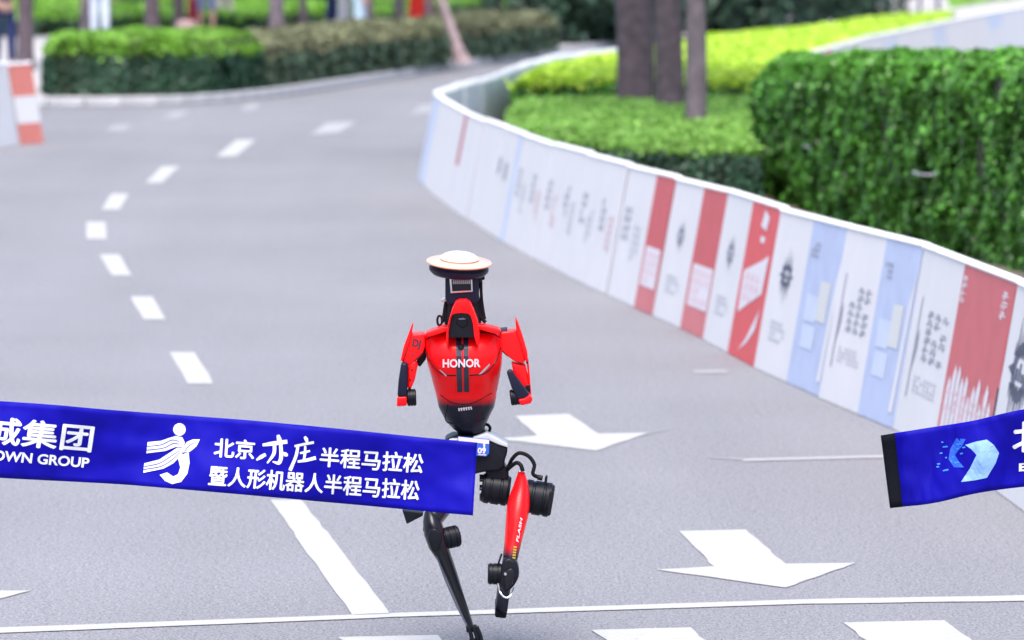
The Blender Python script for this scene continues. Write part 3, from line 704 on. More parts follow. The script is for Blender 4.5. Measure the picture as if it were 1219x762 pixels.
def person(px, py, label, trousers, top, shoes, face=0, stride=.1, bare=False, shorts=False, scale=1.0):
    p = at(px, py, PZ); t = thing('person', label, 'person', p, 'people standing behind the hedges')
    t.rotation_euler = (0, 0, face); t.scale = (scale,)*3
    s = stride; V = Vector
    body = [(V((0, 0, .95)), (.14, .10)), (V((0, 0, 1.15)), (.13, .095)), (V((0, 0, 1.38)), (.17, .1)), (V((0, 0, 1.48)), .055), (V((0, 0, 1.54)), .05),
            (V((0, -.01, 1.60)), (.075, .085)), (V((0, -.005, 1.68)), (.078, .095)), (V((0, 0, 1.74)), .05)]
    E = [(0, 1), (1, 2), (2, 3), (3, 4), (4, 5), (5, 6), (6, 7)]
    for sx, sy in ((-1, s), (1, -s)):
        i = len(body); body += [(V((sx*.09, 0, .88)), .085), (V((sx*.10, sy*.5-.02, .48)), .055), (V((sx*.10, sy, .09)), .036), (V((sx*.115, sy-.15, .035)), .034)]
        E += [(0, i), (i, i+1), (i+1, i+2), (i+2, i+3)]
        i = len(body); body += [(V((sx*.2, 0, 1.40)), .05), (V((sx*.26, .02, 1.12)), .04), (V((sx*.27, -.08, .88)), .027), (V((sx*.27, -.10, .82)), (.018, .032))]
        E += [(2, i), (i, i+1), (i+1, i+2), (i+2, i+3)]
        for f_, (dy, L) in enumerate(((-.03, .08), (-.01, .09), (.01, .085), (.028, .065))):
            j = len(body); body.append((V((sx*.27, -.10+dy, .80-.4*L)), .008)); body.append((V((sx*.262, -.11+dy, .79-L)), .007)); E += [(i+3, j), (j, j+1)]
        j = len(body); body.append((V((sx*.25, -.145, .80)), .009)); E.append((i+3, j))
    skin_mesh('body', body, E, M_SKIN, t, 1)
    tn = [(V((0, 0, .98)), (.15, .112))]; te = []
    for sx, sy in ((-1, s), (1, -s)):
        i = len(tn); tn += [(V((sx*.09, 0, .86)), .098), (V((sx*.10, sy*.5-.02, .48)), .082)]; te += [(0, i), (i, i+1)]
        if not shorts: tn.append((V((sx*.10, sy, .10)), .068)); te.append((i+1, i+2))
    skin_mesh('trousers' if not shorts else 'shorts', tn, te, trousers, t, 1)
    tn = [(V((0, 0, .93)), (.16, .12)), (V((0, 0, 1.15)), (.15, .115)), (V((0, 0, 1.40)), (.18, .115)), (V((0, 0, 1.47)), .07)]; te = [(0, 1), (1, 2), (2, 3)]
    for sx in (-1, 1):
        i = len(tn); tn += [(V((sx*.205, 0, 1.40)), .065), (V((sx*.262, .02, 1.12)), .054), (V((sx*.27, -.06, .92)), .042)]; te += [(2, i), (i, i+1), (i+1, i+2)]
    skin_mesh('jacket', tn, te, top, t, 1)
    for sx, sy in ((-1, s), (1, -s)):
        skin_mesh('shoe', [(V((sx*.10, sy+.03, .055)), (.046, .05)), (V((sx*.108, sy-.08, .045)), (.048, .04)), (V((sx*.118, sy-.19, .035)), (.038, .03))], [(0, 1), (1, 2)], shoes, t, 1)
    skin_mesh('hair', [(V((0, .02, 1.64)), (.082, .09)), (V((0, .01, 1.72)), (.082, .095)), (V((0, .01, 1.765)), .05)], [(0, 1), (1, 2)], M_HAIR, t, 1)
    return t
c = lambda n, col: mat(n, col, .85, var=.1)
NAVY = c('navy_cloth', (.014, .022, .10)); PALE = c('pale_blue_cloth', (.55, .6, .72)); CRIM = c('crimson_cloth', (.38, .03, .07)); GREYB = c('grey_blue_cloth', (.16, .18, .32))
BEI = c('beige_cloth', (.46, .42, .38)); LBL = c('light_blue_cloth', (.42, .55, .68)); BLK = c('black_shoes', (.02, .02, .025)); WSH = c('white_shoes', (.7, .7, .7)); OFFW = c('off_white_cloth', (.6, .58, .6))
person(5, 82, 'person in navy trousers at the left edge above the white barrier', NAVY, NAVY, BLK, .4, .08)
person(119, 50, 'person in pale blue white trousers behind the bright topped left hedge', PALE, PALE, WSH, .1, .05)
person(230, 45, 'person in crimson trousers beside the pink stone block', CRIM, CRIM, BLK, 1.45, .04)
person(246, 46, 'person in grey blue shorts with bare legs right of the crimson trousers', GREYB, OFFW, WSH, .3, .10, shorts=True)
person(267, 37, 'person in beige trousers and black shoes right of the bare legs', BEI, BEI, BLK, 1.3, .12)
person(394, 41, 'person in navy trousers left of the off white trousers', NAVY, NAVY, BLK, 1.5, .05)
person(409, 43, 'person in off white trousers between navy and light blue ones', OFFW, OFFW, WSH, 1.5, .07)
person(428, 55, 'person in light blue trousers above the tan tipped hedge', LBL, LBL, WSH, 1.5, .04)
person(519, 44, 'person in wide mauve trousers left of the leaning pale trunk', M_MAUVE, M_MAUVE, BLK, .2, .10, scale=1.15)

# ------------------------------------------------------------------ lettering and flat print laid on a surface
def text_tris(body, bold=0.0, shear=0.0):
    cu = bpy.data.curves.new('t', 'FONT'); cu.body = body; cu.offset = bold; cu.shear = shear; cu.resolution_u = 4
    o = bpy.data.objects.new('t', cu); C.objects.link(o); bpy.context.view_layer.update()
    me = bpy.data.meshes.new_from_object(o.evaluated_get(bpy.context.evaluated_depsgraph_get()))
    bpy.data.objects.remove(o)
    bm = bmesh.new(); bm.from_mesh(me); bmesh.ops.triangulate(bm, faces=bm.faces)
    bmesh.ops.subdivide_edges(bm, edges=[e for e in bm.edges if e.calc_length() > .3], cuts=2)
    bmesh.ops.triangulate(bm, faces=bm.faces)
    bm.verts.index_update(); V = [(v.co.x, v.co.y) for v in bm.verts]; Fc = [tuple(v.index for v in f.verts) for f in bm.faces]
    bm.free(); bpy.data.meshes.remove(me); return V, Fc
def bvh_of(o):
    off = origin(o); me = o.data
    return BVHTree.FromPolygons([v.co + off for v in me.vertices], [tuple(p.vertices) for p in me.polygons])
def lay(name, V, Fc, m, parent, bvh, lift=.003, fallback=20.2):
    """V in picture units of the surface drawing; put every vertex on the surface of the thing"""
    out = []
    for x, y in V:
        d = ray(x, y).normalized(); hit = bvh.ray_cast(CAMP, d)
        if hit[0] is None: q = bvh.find_nearest(pd(x, y, fallback))[0]; out.append(q - d*lift)
        else: out.append(hit[0] - d*lift)
    return mesh(name, out, Fc, m, parent)
def lay_bold(name, body, quad, m, parent, bvh, w=.9):
    for i, (dx, dy) in enumerate(((0, 0), (w/2, 0), (-w/2, 0), (0, w/2.4), (0, -w/2.4))):
        o = lay_text(name, body, [(x+dx, y+dy) for x, y in quad], m, parent, bvh, 0, .003+.0004*i)
        if i == 0: base = o
        else:
            bm = bmesh.new(); bm.from_mesh(base.data); bm.from_mesh(o.data); bm.to_mesh(base.data); bm.free()
            me = o.data; bpy.data.objects.remove(o); bpy.data.meshes.remove(me)
    base['kind'] = 'stuff'; return base
def lay_text(name, body, quad, m, parent, bvh, bold=.02, lift=.003, shear=0):
    V, Fc = text_tris(body, bold, shear)
    x0 = min(v[0] for v in V); x1 = max(v[0] for v in V); y0 = min(v[1] for v in V); y1 = max(v[1] for v in V)
    tl, tr_, br, bl = [Vector(q) for q in quad]; W = []
    for x, y in V:
        u = (x-x0)/(x1-x0); v = (y-y0)/(y1-y0); q = (tl*(1-u)+tr_*u)*v + (bl*(1-u)+br*u)*(1-v); W.append((q.x, q.y))
    return lay(name, W, Fc, m, parent, bvh, lift)
def poly_tris(poly, cut=6.0):
    bm = bmesh.new(); bm.faces.new([bm.verts.new((x, y, 0)) for x, y in poly]); bmesh.ops.triangulate(bm, faces=bm.faces)
    for _ in range(3):
        L = [e for e in bm.edges if e.calc_length() > cut]
        if not L: break
        bmesh.ops.subdivide_edges(bm, edges=L, cuts=1); bmesh.ops.triangulate(bm, faces=bm.faces)
    bm.verts.index_update(); V = [(v.co.x, v.co.y) for v in bm.verts]; Fc = [tuple(v.index for v in f.verts) for f in bm.faces]; bm.free(); return V, Fc
def lay_polys(name, polys, m, parent, bvh, lift=.003, cut=6.0):
    V, Fc = [], []
    for p in polys:
        v, f = poly_tris(p, cut); i0 = len(V); V += v; Fc += [tuple(i+i0 for i in q) for q in f]
    return lay(name, V, Fc, m, parent, bvh, lift)
def brush(pts, ws):
    """a brush stroke outline of changing width"""
    P = catmull([(x, y, 0) for x, y in pts], 6); n = len(P); L, Rr = [], []
    for i, p in enumerate(P):
        t = (P[min(i+1, n-1)] - P[max(i-1, 0)]).normalized(); f = i/(n-1)*(len(ws)-1); k = min(int(f), len(ws)-2); w_ = (ws[k] + (ws[k+1]-ws[k])*(f-k))/2
        L.append((p.x - t.y*w_, p.y + t.x*w_)); Rr.append((p.x + t.y*w_, p.y - t.x*w_))
    return L + Rr[::-1]
def interp(P, x):
    for (a, ya), (b, yb) in zip(P, P[1:]):
        if x <= b: return ya + (yb-ya)*(x-a)/(b-a)
    return P[-1][1]

# ------------------------------------------------------------------ finish ribbon, torn in two
M_RIB = mat('blue_satin', (.004, .002, .29), .6, var=.10, vscale=2.2, bump=.05, bscale=200, spec=.12)
M_RIBW = mat('ribbon_white', (.80, .80, .86), .6); M_VEL = mat('black_hook_tape', (.004, .005, .009), .8, bump=.4, bscale=220, spec=.1)
M_CY = mat('pale_blue_ink', (.24, .42, .82), .6, var=.12, vscale=30); M_MB = mat('mid_blue_ink', (.015, .10, .62), .6, var=.2, vscale=30)
def smoothed(P, x):
    s = 0
    for k in range(-4, 5): s += interp(P, x + k*6)
    return s/9
def ribbon(label, top, bot, x0a, x1a, x0b, x1b, depth, nu, m, nv=14):
    """top edge runs x0a..x1a, bottom edge x0b..x1b"""
    loc = pd((x0a+x1a)/2, (top[0][1]+bot[0][1])/2, depth(.5)); loc.z = 0.35
    t = thing('finish_ribbon', label, 'ribbon', loc, 'halves of the finish ribbon')
    V = []; Fc = []
    for i in range(nu+1):
        u = i/nu; xa = x0a+(x1a-x0a)*u; xb = x0b+(x1b-x0b)*u; ya = smoothed(top, xa); yb = smoothed(bot, xb)
        for j in range(nv+1):
            v = j/nv; x = xa+(xb-xa)*v; y = ya+(yb-ya)*v
            V.append(pd(x, y, depth(u) + .045*math.sin(u*15 + v*1.6) * (.4+.6*v) + .03*noise.noise(Vector((u*11, v*1.5, 3))) + .008*noise.noise(Vector((u*45, v*5, 7)))))
    for i in range(nu):
        for j in range(nv): Fc.append((i*(nv+1)+j, (i+1)*(nv+1)+j, (i+1)*(nv+1)+j+1, i*(nv+1)+j+1))
    o = mesh('cloth', V, Fc, m, t, True); b = bvh_of(o)
    md = o.modifiers.new('s', 'SOLIDIFY'); md.thickness = .002; md.offset = 0
    return t, o, b
topL = [(-260, 461), (0, 477.5), (60, 481.5), (130, 488), (300, 500.5), (400, 510), (500, 520.5), (600, 530)]
botL = [(-260, 549), (0, 569), (145, 576.5), (280, 588), (420, 600.5), (520, 610), (600, 617)]
tL, cL, bL = ribbon('long blue finish ribbon half with white lettering crossing in front of the robot hip', topL, botL, -230, 568, -232, 563, lambda u: 20.15 + .12*math.sin(u*3.0) - .1*(1-u), 150, M_RIB)
lay_bold('print_lettering', '亦城集团', [(-57.5, 491.5), (112.5, 506.8), (107.8, 538.3), (-62, 524)], M_RIBW, cL, bL, 1.7)
lay_text('print_lettering', 'E-TOWN GROUP', [(-33, 533.5), (107, 545.2), (105.5, 557.3), (-35, 546)], M_RIBW, cL, bL, .03)
lay_bold('print_lettering', '北京', [(256, 521.3), (303.5, 524.5), (302, 547), (254.5, 543.8)], M_RIBW, cL, bL, 1.1)
lay_bold('print_lettering', '半程马拉松', [(382, 532.3), (504.5, 540.5), (502.5, 563.5), (380.5, 555)], M_RIBW, cL, bL, 1.1)
lay_bold('print_lettering', '暨人形机器人半程马拉松', [(250.5, 554.3), (499.6, 572.5), (498.2, 595.8), (248, 577.5)], M_RIBW, cL, bL, 1.1)
k = lambda L: [(240+x/4.354, 500+y/4.354) for x, y in L]
br = lambda L, ws: brush(k(L), [w_/4.354 for w_ in ws])
lay_polys('print_calligraphy', [br([(396, 78), (402, 100), (408, 122)], [14, 24, 16]), br([(316, 130), (370, 122), (444, 112)], [14, 22, 20]), br([(378, 126), (374, 175), (340, 224)], [18, 18, 8]),
    br([(410, 126), (412, 190), (400, 222), (368, 216)], [18, 20, 20, 6]), br([(332, 178), (308, 192), (284, 208)], [16, 20, 8]), br([(420, 170), (434, 178), (446, 184)], [10, 22, 12]),
    br([(534, 86), (542, 100), (548, 116)], [12, 20, 12]), br([(482, 136), (530, 126), (582, 116)], [12, 14, 14]), br([(500, 134), (488, 190), (458, 262)], [14, 16, 18]),
    br([(510, 172), (540, 166), (562, 160)], [10, 12, 10]), br([(537, 134), (536, 170), (530, 206)], [12, 14, 12]), br([(498, 216), (545, 208), (592, 196)], [12, 16, 18])], M_RIBW, cL, bL, .003, 4)
kk = lambda L: [(x/4.063, 460+y/4.063) for x, y in L]
circ = [(213.6+7.4*math.cos(q*math.pi/10), 511.3+7.4*math.sin(q*math.pi/10)) for q in range(20)]
logo = [circ, kk([(714, 270), (780, 263), (815, 250), (850, 240), (882, 246), (894, 272), (884, 296), (852, 292), (800, 312), (708, 324)]),
    kk([(884, 320), (882, 296), (905, 268), (932, 257), (967, 256), (950, 290), (918, 316)]),
    kk([(698, 372), (770, 354), (825, 318), (858, 296), (884, 300), (880, 330), (838, 372), (790, 398), (693, 418)]),
    kk([(862, 352), (880, 330), (912, 318), (917, 370), (906, 422), (876, 462), (832, 472), (798, 457), (772, 428), (808, 416), (838, 436), (862, 424), (872, 392)])]
lay_polys('print_runner_emblem', logo, M_RIBW, cL, bL)
lay_polys('print_emblem_lines', [brush(kk([(712, 290), (780, 282), (830, 260), (868, 266)]), [.9, .9, .7]), brush(kk([(710, 308), (790, 298), (838, 276), (866, 280)]), [.9, .9, .7]),
    brush(kk([(697, 388), (770, 372), (826, 338), (866, 312)]), [.9, .9, .7]), brush(kk([(695, 402), (780, 386), (836, 352), (872, 318)]), [.9, .9, .7]), brush(kk([(892, 316), (915, 286), (950, 270)]), [.8, .8, .6])], M_RIB, cL, bL, .0045, 5)

topR = [(1040, 519), (1066, 515.8), (1090, 511.5), (1150, 502.5), (1176, 498), (1196, 490.5), (1219, 487), (1300, 477), (1420, 462)]
botR = [(1050, 605), (1110, 600.5), (1130, 595), (1160, 587), (1200, 581.5), (1219, 579.5), (1300, 572), (1420, 560)]
tR, cR, bR = ribbon('torn right half of the blue finish ribbon with a black end strip', topR, botR, 1062, 1400, 1071, 1400, lambda u: 20.2 + .06*math.sin(u*9+.5), 90, M_RIB)
V = []; Fc = []
for i in range(4):
    for j in range(11):
        v = j/10; x = (1048.5+5.6*i)*(1-v) + (1059.5+5.0*i)*v; y = (518.8-.9*i)*(1-v) + (605-.5*i)*v
        V.append(pd(x, y, 20.215 + .01*math.sin(v*4)))
for i in range(3):
    for j in range(10): Fc.append((i*11+j, (i+1)*11+j, (i+1)*11+j+1, i*11+j+1))
o = mesh('end_strip', V, Fc, M_VEL, tR, True); md = o.modifiers.new('s', 'SOLIDIFY'); md.thickness = .006; md.offset = 1
k4 = lambda L: [(1020+x/4.23, 460+y/4.23) for x, y in L]
lay_polys('print_arrow_emblem', [k4([(545, 295), (600, 278), (655, 268), (690, 295), (716, 335), (700, 385), (655, 460), (590, 474), (525, 481), (570, 412), (603, 345), (575, 315)])], M_CY, cR, bR)
lay_polys('print_arrow_emblem', [k4([(500, 262), (548, 266), (530, 300), (494, 345), (512, 376), (540, 408), (490, 408), (462, 366), (470, 318)])], M_MB, cR, bR)
dots = []
r_ = random.Random(5)
for i in range(26):
    x = r_.uniform(400, 545); y = r_.uniform(255, 425)
    if abs((y-340)/85) + (x-400)/200 > 1.15: continue
    L = r_.uniform(8, 26); dots.append(k4([(x, y), (x+L, y-3), (x+L+3, y+3), (x+3, y+6)]))
lay_polys('print_sparkle', dots, mat('bright_blue_ink', (.04, .25, .85), .6), cR, bR, .004)
lay_bold('print_lettering', '北', [(1207, 503.5), (1243, 500), (1243, 535), (1206, 539)], M_RIBW, cR, bR, 2.2)
lay_text('print_lettering', 'E', [(1213, 551.8), (1222, 551), (1222, 560.5), (1213, 561.3)], M_RIBW, cR, bR, .04)

# ------------------------------------------------------------------ the running robot
D0 = 20.9
def R(px, py, dy=0.0): return pd(px, py, D0+dy)
MPX = D0/F
def paint_mat(name, red, blk, z0, z1, coat=.1):
    m = mat(name, red, .34, coat=coat, spec=.2); n = m.node_tree; L = n.links; b = n.nodes['Principled BSDF']
    tc = n.nodes.new('ShaderNodeTexCoord'); sp = n.nodes.new('ShaderNodeSeparateXYZ'); L.new(tc.outputs['Object'], sp.inputs[0])
    r_ = n.nodes.new('ShaderNodeMapRange'); r_.inputs[1].default_value = z0; r_.inputs[2].default_value = z1; L.new(sp.outputs['Z'], r_.inputs[0])
    mx = n.nodes.new('ShaderNodeMix'); mx.data_type = 'RGBA'; mx.inputs[6].default_value = (*blk, 1); mx.inputs[7].default_value = (*red, 1)
    L.new(r_.outputs[0], mx.inputs[0]); L.new(mx.outputs[2], b.inputs['Base Color']); return m
RED = (.95, .004, .007); BLKC = (.008, .009, .020)
M_RRED = mat('red_gloss_paint', RED, .34, coat=.12, spec=.22); M_RBLK = mat('black_metal', (.006, .007, .012), .42, var=.2, vscale=40, spec=.2)
M_RBLG = mat('black_gloss', (.006, .006, .011), .28, coat=.08, spec=.3); M_RUB = mat('black_rubber', (.007, .007, .010), .7, spec=.2)
M_SIL = mat('silver', (.62, .62, .66), .3, metal=.9); M_WGL = mat('white_gloss', (.82, .80, .80), .25, coat=.5); M_ORG = mat('copper_edge', (.74, .26, .13), .35, metal=.25)
M_NAVY = mat('navy_plastic', (.008, .009, .026), .4, spec=.22); M_STRIPE = mat('dark_stripe', (.02, .014, .034), .38, coat=.1); M_LIDG = mat('ribbed_lens', (.30, .30, .36), .3)
M_RWH = mat('white_lettering', (.70, .64, .68), .5); M_YELT = mat('yellow_lettering', (.42, .28, .03), .5); M_BIB = mat('blue_bib', (.02, .10, .55), .6)
z_at = lambda y, dy=0: R(570, y, dy).z
root_loc = R(560, 700, 0); root_loc.z = 0
rob = thing('humanoid_robot', 'red and black humanoid robot running through the torn blue ribbon', 'robot', root_loc)
def plate(name, px, dy0, th, m, parent=rob, bev=.006, ang=40, seg=3, tilt=0.0):
    """bevelled plate with the given outline; dy0 is the depth of its front, th its thickness, tilt the depth gained per pixel downwards"""
    yc = sum(p[1] for p in px)/len(px)
    f = [R(x, y, dy0 + tilt*(y-yc)*MPX) for x, y in px]; b = [p + Vector((0, th, 0)) for p in f]
    return smooth_edges(from_bm(name, prism_bm(f, b, bev, seg), m, parent), ang)
def cyl(name, a, b, r, m, parent=rob, prof=None, n=28):
    """turned part between two points; prof is a list of (position 0..1, radius factor)"""
    a, b = Vector(a), Vector(b); t = (b-a).normalized(); u = t.cross(Vector((.1, .2, .97))).normalized(); v = t.cross(u)
    prof = prof or [(0, .0), (0, .82), (.04, .92), (.10, .95), (.12, 1), (.28, 1), (.30, .94), (.36, .94), (.38, 1), (.64, 1), (.66, .94), (.72, .94), (.74, 1), (.90, 1), (.92, .93), (.98, .9), (1, .8), (1, 0)]
    V = []; Fc = []
    for s, f in prof:
        for k_ in range(n): q = 2*math.pi*k_/n; V.append(a.lerp(b, s) + u*(r*f*math.cos(q)) + v*(r*f*math.sin(q)))
    for i in range(len(prof)-1):
        for k_ in range(n): Fc.append((i*n+k_, i*n+(k_+1) % n, (i+1)*n+(k_+1) % n, (i+1)*n+k_))
    return smooth_edges(mesh(name, V, Fc, m, parent), 30)
def loft(name, secs, m, parent=rob, n=40, ex=2.5, ang=50):
    """closed body through level sections (y, left x, right x, half depth, centre depth)"""
    V = []; Fc = []
    for y, xl, xr, b, dc in secs:
        c_ = R((xl+xr)/2, y, dc); a = (xr-xl)/2*MPX
        for k_ in range(n):
            q = 2*math.pi*k_/n; cs, sn = math.cos(q), math.sin(q)
            V.append(c_ + Vector((a*math.copysign(abs(cs)**(2/ex), cs), b*math.copysign(abs(sn)**(2/ex), sn), 0)))
    for i in range(len(secs)-1):
        for k_ in range(n): Fc.append((i*n+k_, (i+1)*n+k_, (i+1)*n+(k_+1) % n, i*n+(k_+1) % n))
    Fc.append(tuple(range(n))); Fc.append(tuple(range((len(secs)-1)*n, len(secs)*n))[::-1])
    bm = bmesh.new(); vs = [bm.verts.new(v) for v in V]
    for f in Fc: bm.faces.new([vs[i] for i in f])
    return smooth_edges(from_bm(name, bm, m, parent), ang)
# torso: chest shell painted red fading to black at the waist
TOR = [(388.5, 522, 577, .05, -.10), (391, 514, 587, .075, -.105), (394.5, 507.5, 594, .10, -.11), (400, 505, 597, .12, -.115), (410, 505.5, 597.5, .135, -.125), (422, 507, 597.8, .142, -.13), (434, 509.5, 597.2, .14, -.125), (446, 513, 595.5, .132, -.11),
       (456, 515.5, 593.5, .122, -.095), (466, 518, 591.5, .112, -.08), (474, 520, 590.5, .106, -.07), (484, 522, 588.5, .10, -.06), (494, 527, 583.5, .094, -.05), (503, 532.5, 579.5, .086, -.04), (510, 539.5, 577, .078, -.035), (514, 545, 575, .07, -.03)]
M_TOR = paint_mat('torso_paint', RED, BLKC, z_at(482, -.1), z_at(471, -.1))
torso = loft('torso_shell', TOR, M_TOR, ex=2.7, ang=60); tb = bvh_of(torso)
# raised chest rib edges and seams
lay_polys('centre_stripe', [[(542.8, 401), (549.2, 401), (549.8, 438), (550.6, 467), (544.4, 467), (543.2, 438)], [(551.6, 401), (557.6, 401), (558, 438), (558.6, 467), (552.4, 467), (551.8, 438)]], M_STRIPE, torso, tb, .002)
lay_text('lettering', 'HONOR', [(527, 427.6), (572, 427.2), (572, 437.2), (527, 437.8)], M_RWH, torso, tb, .03, .004)
for pl in ([(522.8, 440), (524.6, 440.2), (532, 447.2), (530.6, 448.2)], [(582.4, 433), (583, 435.4), (573.4, 445.2), (569.6, 446)]): lay_polys('silver_slash', [pl], M_SIL, torso, tb, .004)
lay_polys('small_lettering', [[(546+i*2.9, 489.6-i*.35), (547.6+i*2.9, 489.2-i*.35), (546.8+i*2.9, 485.6-i*.35), (545.4+i*2.9, 486-i*.35)] for i in range(6)] + [[(546.5+i*5, 486.4-i*.7), (551+i*5, 485.8-i*.7), (551+i*5, 486.8-i*.7), (546.5+i*5, 487.4-i*.7)] for i in range(3)] , M_RWH, torso, tb, .004)
sens = R(548.6, 413.5, -.268); cyl('chest_camera', sens, sens + Vector((0, .03, 0)), .0125, M_RBLG, torso, [(0, 0), (0, .8), (.2, 1), (1, 1), (1, 0)], 20)
def seam(pts, r_=.0028, m=M_RBLK, par=None, b=None):
    P = catmull([(x, y, 0) for x, y in pts], 5); out = []
    for p in P:
        d = ray(p.x, p.y).normalized(); h_ = (b or tb).ray_cast(CAMP, d)
        if h_[0] is not None: out.append(h_[0])
    if len(out) > 2: tube('panel_seam', out, r_, m, par or torso, 6)
seam([(508, 404), (524, 396), (537, 397)]); seam([(595, 402), (584, 397), (562, 396)])
seam([(508, 420), (516, 436), (528, 446), (543, 447)]); seam([(596, 414), (590, 430), (578, 444), (559, 447)])
seam([(524, 470), (540, 480), (562, 480), (585, 468)], .002)
seam([(533, 482), (530, 498), (537, 504), (562, 504), (577, 498)], .003)
# shoulder yoke plates, pale where they face the sky
plate('shoulder_yoke', [(505.5, 399.5), (508, 396), (528, 389), (534, 390), (534, 394), (512, 401)], -.262, .12, M_RRED, torso, .004)
plate('shoulder_yoke', [(596.5, 395), (594, 392), (578, 388), (566, 386.5), (566, 391), (590, 398)], -.262, .12, M_RRED, torso, .004)
# neck cowl: an upside down U
cow = [(531, 398), (534, 383), (538.5, 368), (542, 360.5), (547, 358), (555, 358), (560, 361), (564, 370), (568.6, 383), (571, 397), (570.5, 411), (567.5, 411.5), (564.5, 401), (563, 386), (560.6, 377), (557.5, 373.6), (549, 372.6), (540.5, 373.8), (537.2, 378), (534.6, 388), (534, 400), (533.6, 414), (531.2, 414)]
plate('neck_cowl', cow, -.315, .14, M_RRED, rob, .0035, 40, 2, tilt=.10)
plate('cowl_recess', [(532.5, 402), (534, 386), (537.5, 372), (549, 369.5), (560, 372), (564, 386), (567, 402)], -.292, .08, M_RBLG, rob, .003, tilt=.10)
plate('throat_sensor', [(543, 386), (544, 380), (549, 377.5), (555, 378.5), (557.5, 382), (557, 388), (550, 391)], -.295, .04, M_RBLK, rob, .006)
plate('throat_mark', [(545.5, 379.5), (551, 378.2), (554.5, 379.6), (554, 380.6), (546, 381)], -.302, .01, MATS['grey_ink'], rob, .001)
# neck and sensor head
loft('neck', [(325, 530, 569, .05, -.12), (345, 531, 569, .055, -.12), (358, 532, 570, .055, -.12), (372, 531, 572, .06, -.12), (392, 529, 574, .06, -.12)], M_RBLK, ex=4)
plate('head_housing', [(530, 324), (569, 323), (570, 358), (566, 362), (533, 363), (530, 356)], -.205, .14, M_NAVY, rob, .006)
plate('side_bracket', [(566, 326), (577, 325.5), (577, 333), (573, 334), (573, 337), (566, 338)], -.17, .06, M_RBLK, rob, .003)
fr_ = plate('lidar_frame', [(534.8, 331.2), (562, 330.4), (563, 347.6), (536.4, 349.4)], -.214, .02, M_SIL, rob, .003)
plate('lidar_window', [(537.2, 333), (560.4, 332.4), (561, 345.8), (538.4, 347)], -.2175, .01, M_RBLG, fr_, .001)
for i in range(9): plate('lidar_rib', [(539+2.35*i, 331.8-.05*i), (540.9+2.35*i, 331.7-.05*i), (540.9+2.35*i, 338.2-.05*i), (539+2.35*i, 338.4-.05*i)], -.222, .01, M_LIDG, fr_, .0008, seg=1)
# disc on the head, tipped towards the run
hd_c = R(546.6, 311.5, -.16); q = Matrix.Rotation(math.radians(2.8), 3, 'Y') @ Matrix.Rotation(math.radians(8.5), 3, 'X')
def turned(name, prof, m, parent, n=56):
    V = []; Fc = []
    for r_, z in prof:
        for k_ in range(n): a = 2*math.pi*k_/n; V.append(hd_c + q @ Vector((r_*math.cos(a), r_*math.sin(a), z)))
    for i in range(len(prof)-1):
        for k_ in range(n): Fc.append((i*n+k_, i*n+(k_+1) % n, (i+1)*n+(k_+1) % n, (i+1)*n+k_))
    return smooth_edges(mesh(name, V, Fc, m, parent), 40)
u = MPX
disc = turned('head_disc', [(0, -16*u), (20*u, -16.5*u), (31*u, -15*u), (35*u, -11*u), (35.5*u, -7.5*u), (34*u, -6*u), (33*u, -5.2*u), (33.2*u, -4.4*u), (33*u, -1*u), (0, -1*u)], M_NAVY, rob)
turned('rim_plate', [(0, -2.6*u), (34*u, -2.6*u), (38.2*u, -1.2*u), (38.9*u, -.2*u), (38.2*u, .5*u), (22*u, 2.2*u), (0, 2.2*u)], mat('copper_rim', (.62, .40, .33), .35, spec=.5), disc)
turned('rim_edge', [(34.4*u, -3.0*u), (38.4*u, -1.6*u), (39.3*u, -.9*u), (39.2*u, -.4*u), (38*u, -.7*u), (34.2*u, -2*u)], M_ORG, disc)
turned('dome_ring', [(0, 1*u), (22.2*u, 1*u), (22.6*u, 2*u), (22.4*u, 3.0*u), (21*u, 3.4*u), (0, 3.4*u)], M_ORG, disc)
turned('antenna_dome', [(0, 2.6*u), (22.4*u, 3.3*u), (23*u, 4.4*u), (22.2*u, 5.8*u), (18*u, 8.8*u), (12*u, 10.8*u), (6*u, 11.7*u), (.02*u, 12*u)], M_WGL, disc)
for pts, r_ in (([(572.5, 334), (573, 352), (574.5, 366), (577, 380)], .006), ([(570, 336), (569, 352), (573, 366), (576, 384)], .005), ([(567, 354), (570, 366), (572, 376), (578, 384)], .007), ([(574, 352), (571, 360), (575, 370), (573, 380), (579, 383)], .004),
                ([(531, 358), (529, 370), (527, 384)], .006), ([(527, 384), (522.5, 387.5), (520.6, 382), (522, 376.5), (525.5, 377.5), (526, 384)], .0045), ([(533, 352), (530.5, 366), (531, 386)], .006)):
    tube('cable', catmull([R(x, y, -.15) for x, y in pts], 6), r_, M_RUB, rob, 8)
plate('sensor_bracket', [(524, 356.5), (531, 353.5), (531.5, 359), (526, 359.5)], -.17, .03, M_SIL, rob, .002)
